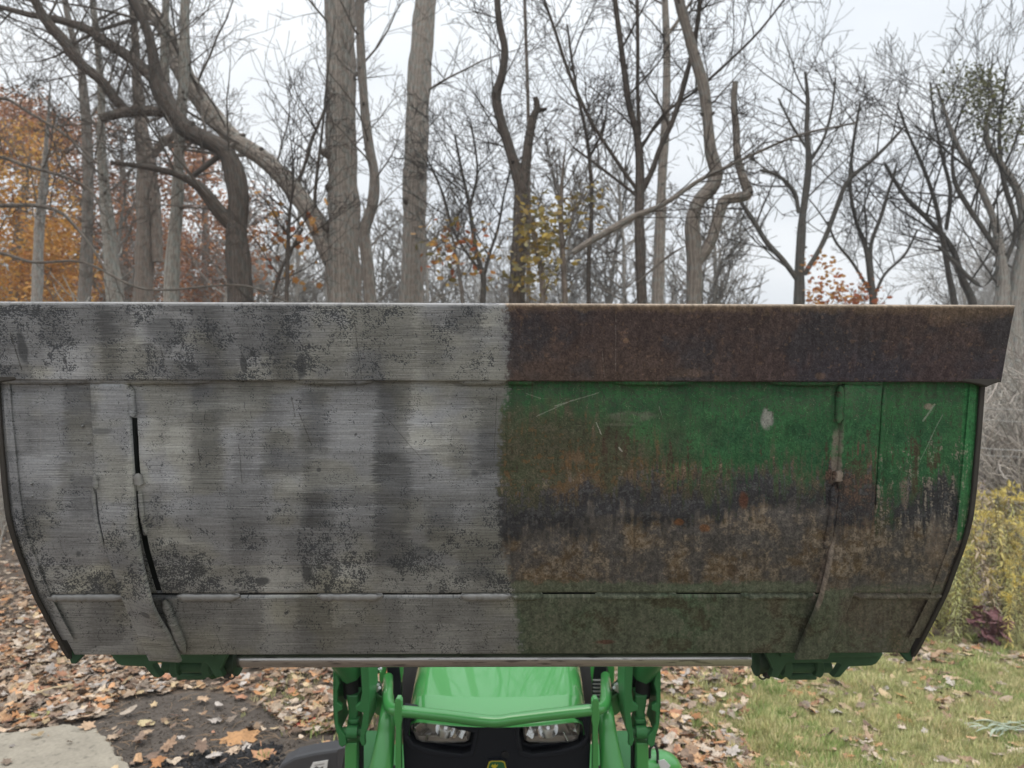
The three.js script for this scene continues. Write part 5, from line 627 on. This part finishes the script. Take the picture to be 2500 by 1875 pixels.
    const gus = part(tractor, 'frame_gusset', [plate(m([[901, 1650], [913, 1650], [934, 1700], [936, 1750], [921, 1745], [901, 1727], [900, 1690]]), 2.27, 0.012, 0.003)], tractorGreen); part(gus, 'gusset_edge', [plate(m([[902, 1683], [934, 1701], [934, 1707], [902, 1689]]), 2.262, 0.03, 0.002)], tractorGreen); part(gus, 'recess_shade', [plate(m([[904, 1680], [915, 1656], [932, 1672], [932, 1699]]), 2.262, 0.004, 0.001)], std({ color: lin(0.012, 0.05, 0.02), roughness: 0.5 }));  // dark hollow is a flat plate of darker green, its shade painted in
    const bo = at(f(917), 1678, 2.25), bd = new THREE.CylinderGeometry(0.014, 0.014, 0.02, 6); bd.rotateX(Math.PI / 2); bd.translate(bo.x, bo.y, bo.z); part(gus, 'bolt', [bd, rod(at(f(923), 1679, 2.255), at(f(927), 1679, 2.24), 0.006, 0.005, 12)], zinc);
    part(tractor, 'side_screen', [plate(m([[941, 1560], [972, 1560], [981, 1650], [979, 1712], [955, 1712], [946, 1660]]), 2.5, 0.03, 0.003)], blackPlastic);
    if (f === MX) { for (let k = 0; k < 6; k++) part(tractor, 'vent_slat', [box(at(1458, 1661 + k * 9, 2.46), 0.03, 0.006, 0.012)], std({ color: lin(0.16, 0.16, 0.16), roughness: 0.5 })); }
    else { const s = new THREE.SphereGeometry(0.017, 18, 12); const c = at(920, 1634, 2.33); s.scale(1.1, 0.9, 0.6); s.translate(c.x, c.y, c.z); part(tractor, 'latch_knob', s, chrome); }
    part(tractor, 'frame_rail', [plate(m([[926, 1600], [945, 1600], [940, 1650], [932, 1670], [926, 1660]]), 2.45, 0.02, 0.003)], tractorGreen);
    part(tractor, 'hood_bracket', [plate(m([[972, 1600], [985, 1600], [983, 1650], [980, 1668]]), 2.42, 0.02, 0.003)], tractorGreen);
    // loader arm: two curved cheek plates, cylinder between, knuckle and leg below
    const arm = part(tractor, 'loader_arm', [plate(m([[816, 1590], [830, 1590], [829, 1625], [826, 1650], [830, 1668], [824, 1690], [824, 1714], [835, 1722], [836, 1732], [825, 1738], [826, 1768], [834, 1784], [845, 1797], [846, 1816], [836, 1824], [828, 1818], [824, 1790], [816, 1765], [813, 1720], [814, 1660]]), 2.14, 0.014, 0.003), plate(m([[880, 1590], [899, 1590], [901, 1650], [903, 1720], [899, 1770], [891, 1798], [892, 1818], [884, 1822], [878, 1808], [882, 1780], [887, 1740], [870, 1734], [868, 1724], [880, 1714], [884, 1690], [882, 1660], [880, 1630]]), 2.13, 0.014, 0.003), plate(m([[815, 1590], [822, 1590], [820, 1650], [819, 1720], [822, 1765], [828, 1790], [822, 1790], [816, 1765], [813, 1720], [813, 1650]]), 2.14, 0.13, 0.003), plate(m([[895, 1590], [900, 1590], [903, 1720], [898, 1780], [895, 1780], [899, 1720]]), 2.13, 0.13, 0.003)], loaderGreen);
    part(arm, 'arm_shade_backing', [plate(m([[826, 1590], [890, 1590], [890, 1698], [828, 1698]]), 2.26, 0.02, 0.002)], cavity);  // near-black plate added for the shade between the cheek plates
    part(arm, 'cylinder_rod', [path([[832, 1570, 2.16], [842, 1630, 2.18], [851, 1664, 2.18]], 0.0125, 12, 16)], rubber); part(arm, 'cylinder', [path([[854, 1650, 2.19], [856, 1672, 2.19], [858, 1700, 2.19]], [0.022, 0.023, 0.023], 10, 20)], rubber);
    part(arm, 'clevis', [plate(m([[846, 1695], [876, 1695], [878, 1720], [874, 1750], [882, 1785], [870, 1800], [846, 1796], [848, 1765], [852, 1740], [848, 1715]]), 2.17, 0.05, 0.006), plate(m([[850, 1756], [876, 1756], [874, 1766], [858, 1768]]), 2.155, 0.02, 0.004)], loaderGreen);
    part(arm, 'pin', [rod(at(f(834), 1786, 2.16), at(f(890), 1786, 2.16), 0.013, 0.013, 16), rod(at(f(848), 1786, 2.155), at(f(874), 1786, 2.155), 0.02, 0.02, 18)], loaderGreen);
    part(arm, 'lower_leg', [box(at(f(861), 1890, 2.17), 0.037, 0.21, 0.06)], tractorGreen); part(arm, 'leg_shade_plate', [plate(m([[862, 1800], [880, 1806], [880, 1990], [868, 1990]]), 2.18, 0.05, 0.002)], cavity);  // shaded side of the leg put in as a near-black plate
    // the boom behind the bucket
    part(tractor, 'boom', [tubeGeo([at(f(858), 1640, 2.17), at(f(760), 1500, 2.0), at(f(690), 1500, 1.8), at(f(610), 1570, 1.62), at(f(520), 1612, 1.5)], 0.04, 30, 8), rod(at(f(858), 1600, 2.2), V3((f(858) - CX) / F * 2.2, 1.15, -3.2), 0.04, 0.05, 8)], loaderGreen);
    part(tractor, 'frame_box', [box(at(f(905), 1862, 2.4), 0.1, 0.09, 0.3)], loaderGreen);
    // carrier with hooks under the bucket
    const D = 1.40, car = part(tractor, 'hook_bracket', [plate(m([[272, 1560], [560, 1560], [556, 1600], [546, 1620], [540, 1634], [546, 1652], [527, 1653], [519, 1640], [508, 1622], [502, 1618], [380, 1618], [374, 1622], [384, 1640], [394, 1652], [386, 1654], [376, 1652], [354, 1627], [300, 1625], [288, 1620], [277, 1606], [272, 1596]]), D, 0.014, 0.003)], oldGreen);
    part(car, 'bracket_flange', [plate(m([[272, 1560], [520, 1560], [521, 1603], [285, 1605], [272, 1600]]), D - 0.012, 0.012, 0.003)], oldGreen);
    part(car, 'cross_bar', [rod(at(f(400), 1627, D + 0.06), at(f(520), 1627, D + 0.06), 0.0125, 0.0125, 16), box(at(f(470), 1650, D + 0.10), 0.06, 0.012, 0.02)], oldGreen);
    for (const [xx, w] of [[424, 12], [502, 14]]) part(car, 'hook_rib', [plate(m([[xx - w / 2, 1600], [xx + w / 2, 1600], [xx + w / 2 + 3, 1640], [xx + w / 2 + 8, 1650], [xx, 1655], [xx - w / 2, 1650], [xx - w / 2 - 6, 1636]]), D + 0.04, 0.05, 0.003)], oldGreen);
    part(car, 'rear_plate', [plate(m([[378, 1590], [540, 1590], [534, 1652], [526, 1653], [444, 1653], [440, 1600], [395, 1600]]), D + 0.12, 0.01, 0.002)], std({ color: lin(0.02, 0.045, 0.024), roughness: 0.7 }));
    part(car, 'collar', [rod(at(f(540), 1607, D + 0.045), at(f(583), 1607, D + 0.045), 0.028, 0.031, 26), rod(at(f(580), 1607, D + 0.045), at(f(584), 1607, D + 0.045), 0.034, 0.034, 26)], std({ color: lin(0.022, 0.045, 0.025), roughness: 0.6 }));
    part(car, 'hook_pin', [rod(at(f(552), 1640, D + 0.03), at(f(556), 1653, D + 0.03), 0.009, 0.007, 12), (() => { const g = new THREE.TorusGeometry(0.008, 0.0016, 8, 18); const c = at(f(564), 1648, D + 0.025); g.translate(c.x, c.y, c.z); return g; })()], darkIron);
  }
  part(tractor, 'torque_tube', [rod(at(583, 1608.5, 1.445), at(MX(583) - 14, 1605.5, 1.445), 0.0165, 0.0165, 40)], steelTube);
  // mower deck: black chute on one side, green shell on the other
  const ch = part(tractor, 'discharge_chute', [plate([[660, 1990], [676, 1882], [690, 1862], [720, 1845], [770, 1834], [838, 1824], [850, 1850], [850, 1990]], 3.02, 0.07, 0.012)], std({ color: lin(0.05, 0.052, 0.058), roughness: 0.55 }));
  const lab = part(ch, 'warning_label', [plate([[752, 1886], [764, 1862], [801, 1856], [797, 1886]], 3.003, 0.003, 0.0005)], std({ color: lin(0.68, 0.68, 0.68), roughness: 0.5 })); part(ch, 'rib', [plate([[823, 1828], [846, 1822], [836, 1880], [826, 1880]], 3.005, 0.02, 0.004)], std({ color: lin(0.06, 0.062, 0.068), roughness: 0.5 }));
  part(lab, 'print', [plate([[765, 1877], [772, 1870], [780, 1875], [790, 1870], [788, 1878], [778, 1881]], 3.0018, 0.001, 0), plate([[768, 1868], [792, 1864], [792, 1865.5], [768, 1869.5]], 3.0018, 0.001, 0)], std({ color: lin(0.12, 0.12, 0.12), roughness: 0.6 }));
  const dk = part(tractor, 'mower_deck', [tubeGeo([at(1560, 1880, 2.9), at(1590, 1868, 2.95), at(1625, 1872, 3.0), at(1650, 1905, 3.05)], [0.05, 0.062, 0.06, 0.045], 24, 20), box(V3((TC - CX) / F * 3, 0.2, -3.05), 1.0, 0.1, 0.5, null, 0.03)], tractorGreen);
  part(dk, 'deck_label', [plate([[1607, 1858], [1622, 1854], [1637, 1870], [1630, 1880], [1612, 1876]], 2.872, 0.002, 0.0005)], std({ color: lin(0.62, 0.64, 0.66), roughness: 0.5 })); part(dk, 'lift_handle', [tubeGeo([at(1586, 1850, 2.9), at(1588, 1826, 2.9), at(1597, 1818, 2.9), at(1604, 1830, 2.9), at(1606, 1862, 2.9)], 0.006, 24, 10)], rubber);
}
scene.traverse(o => { if (o.isMesh) { o.castShadow = o.receiveShadow = true; } });
renderer.render(scene, camera);
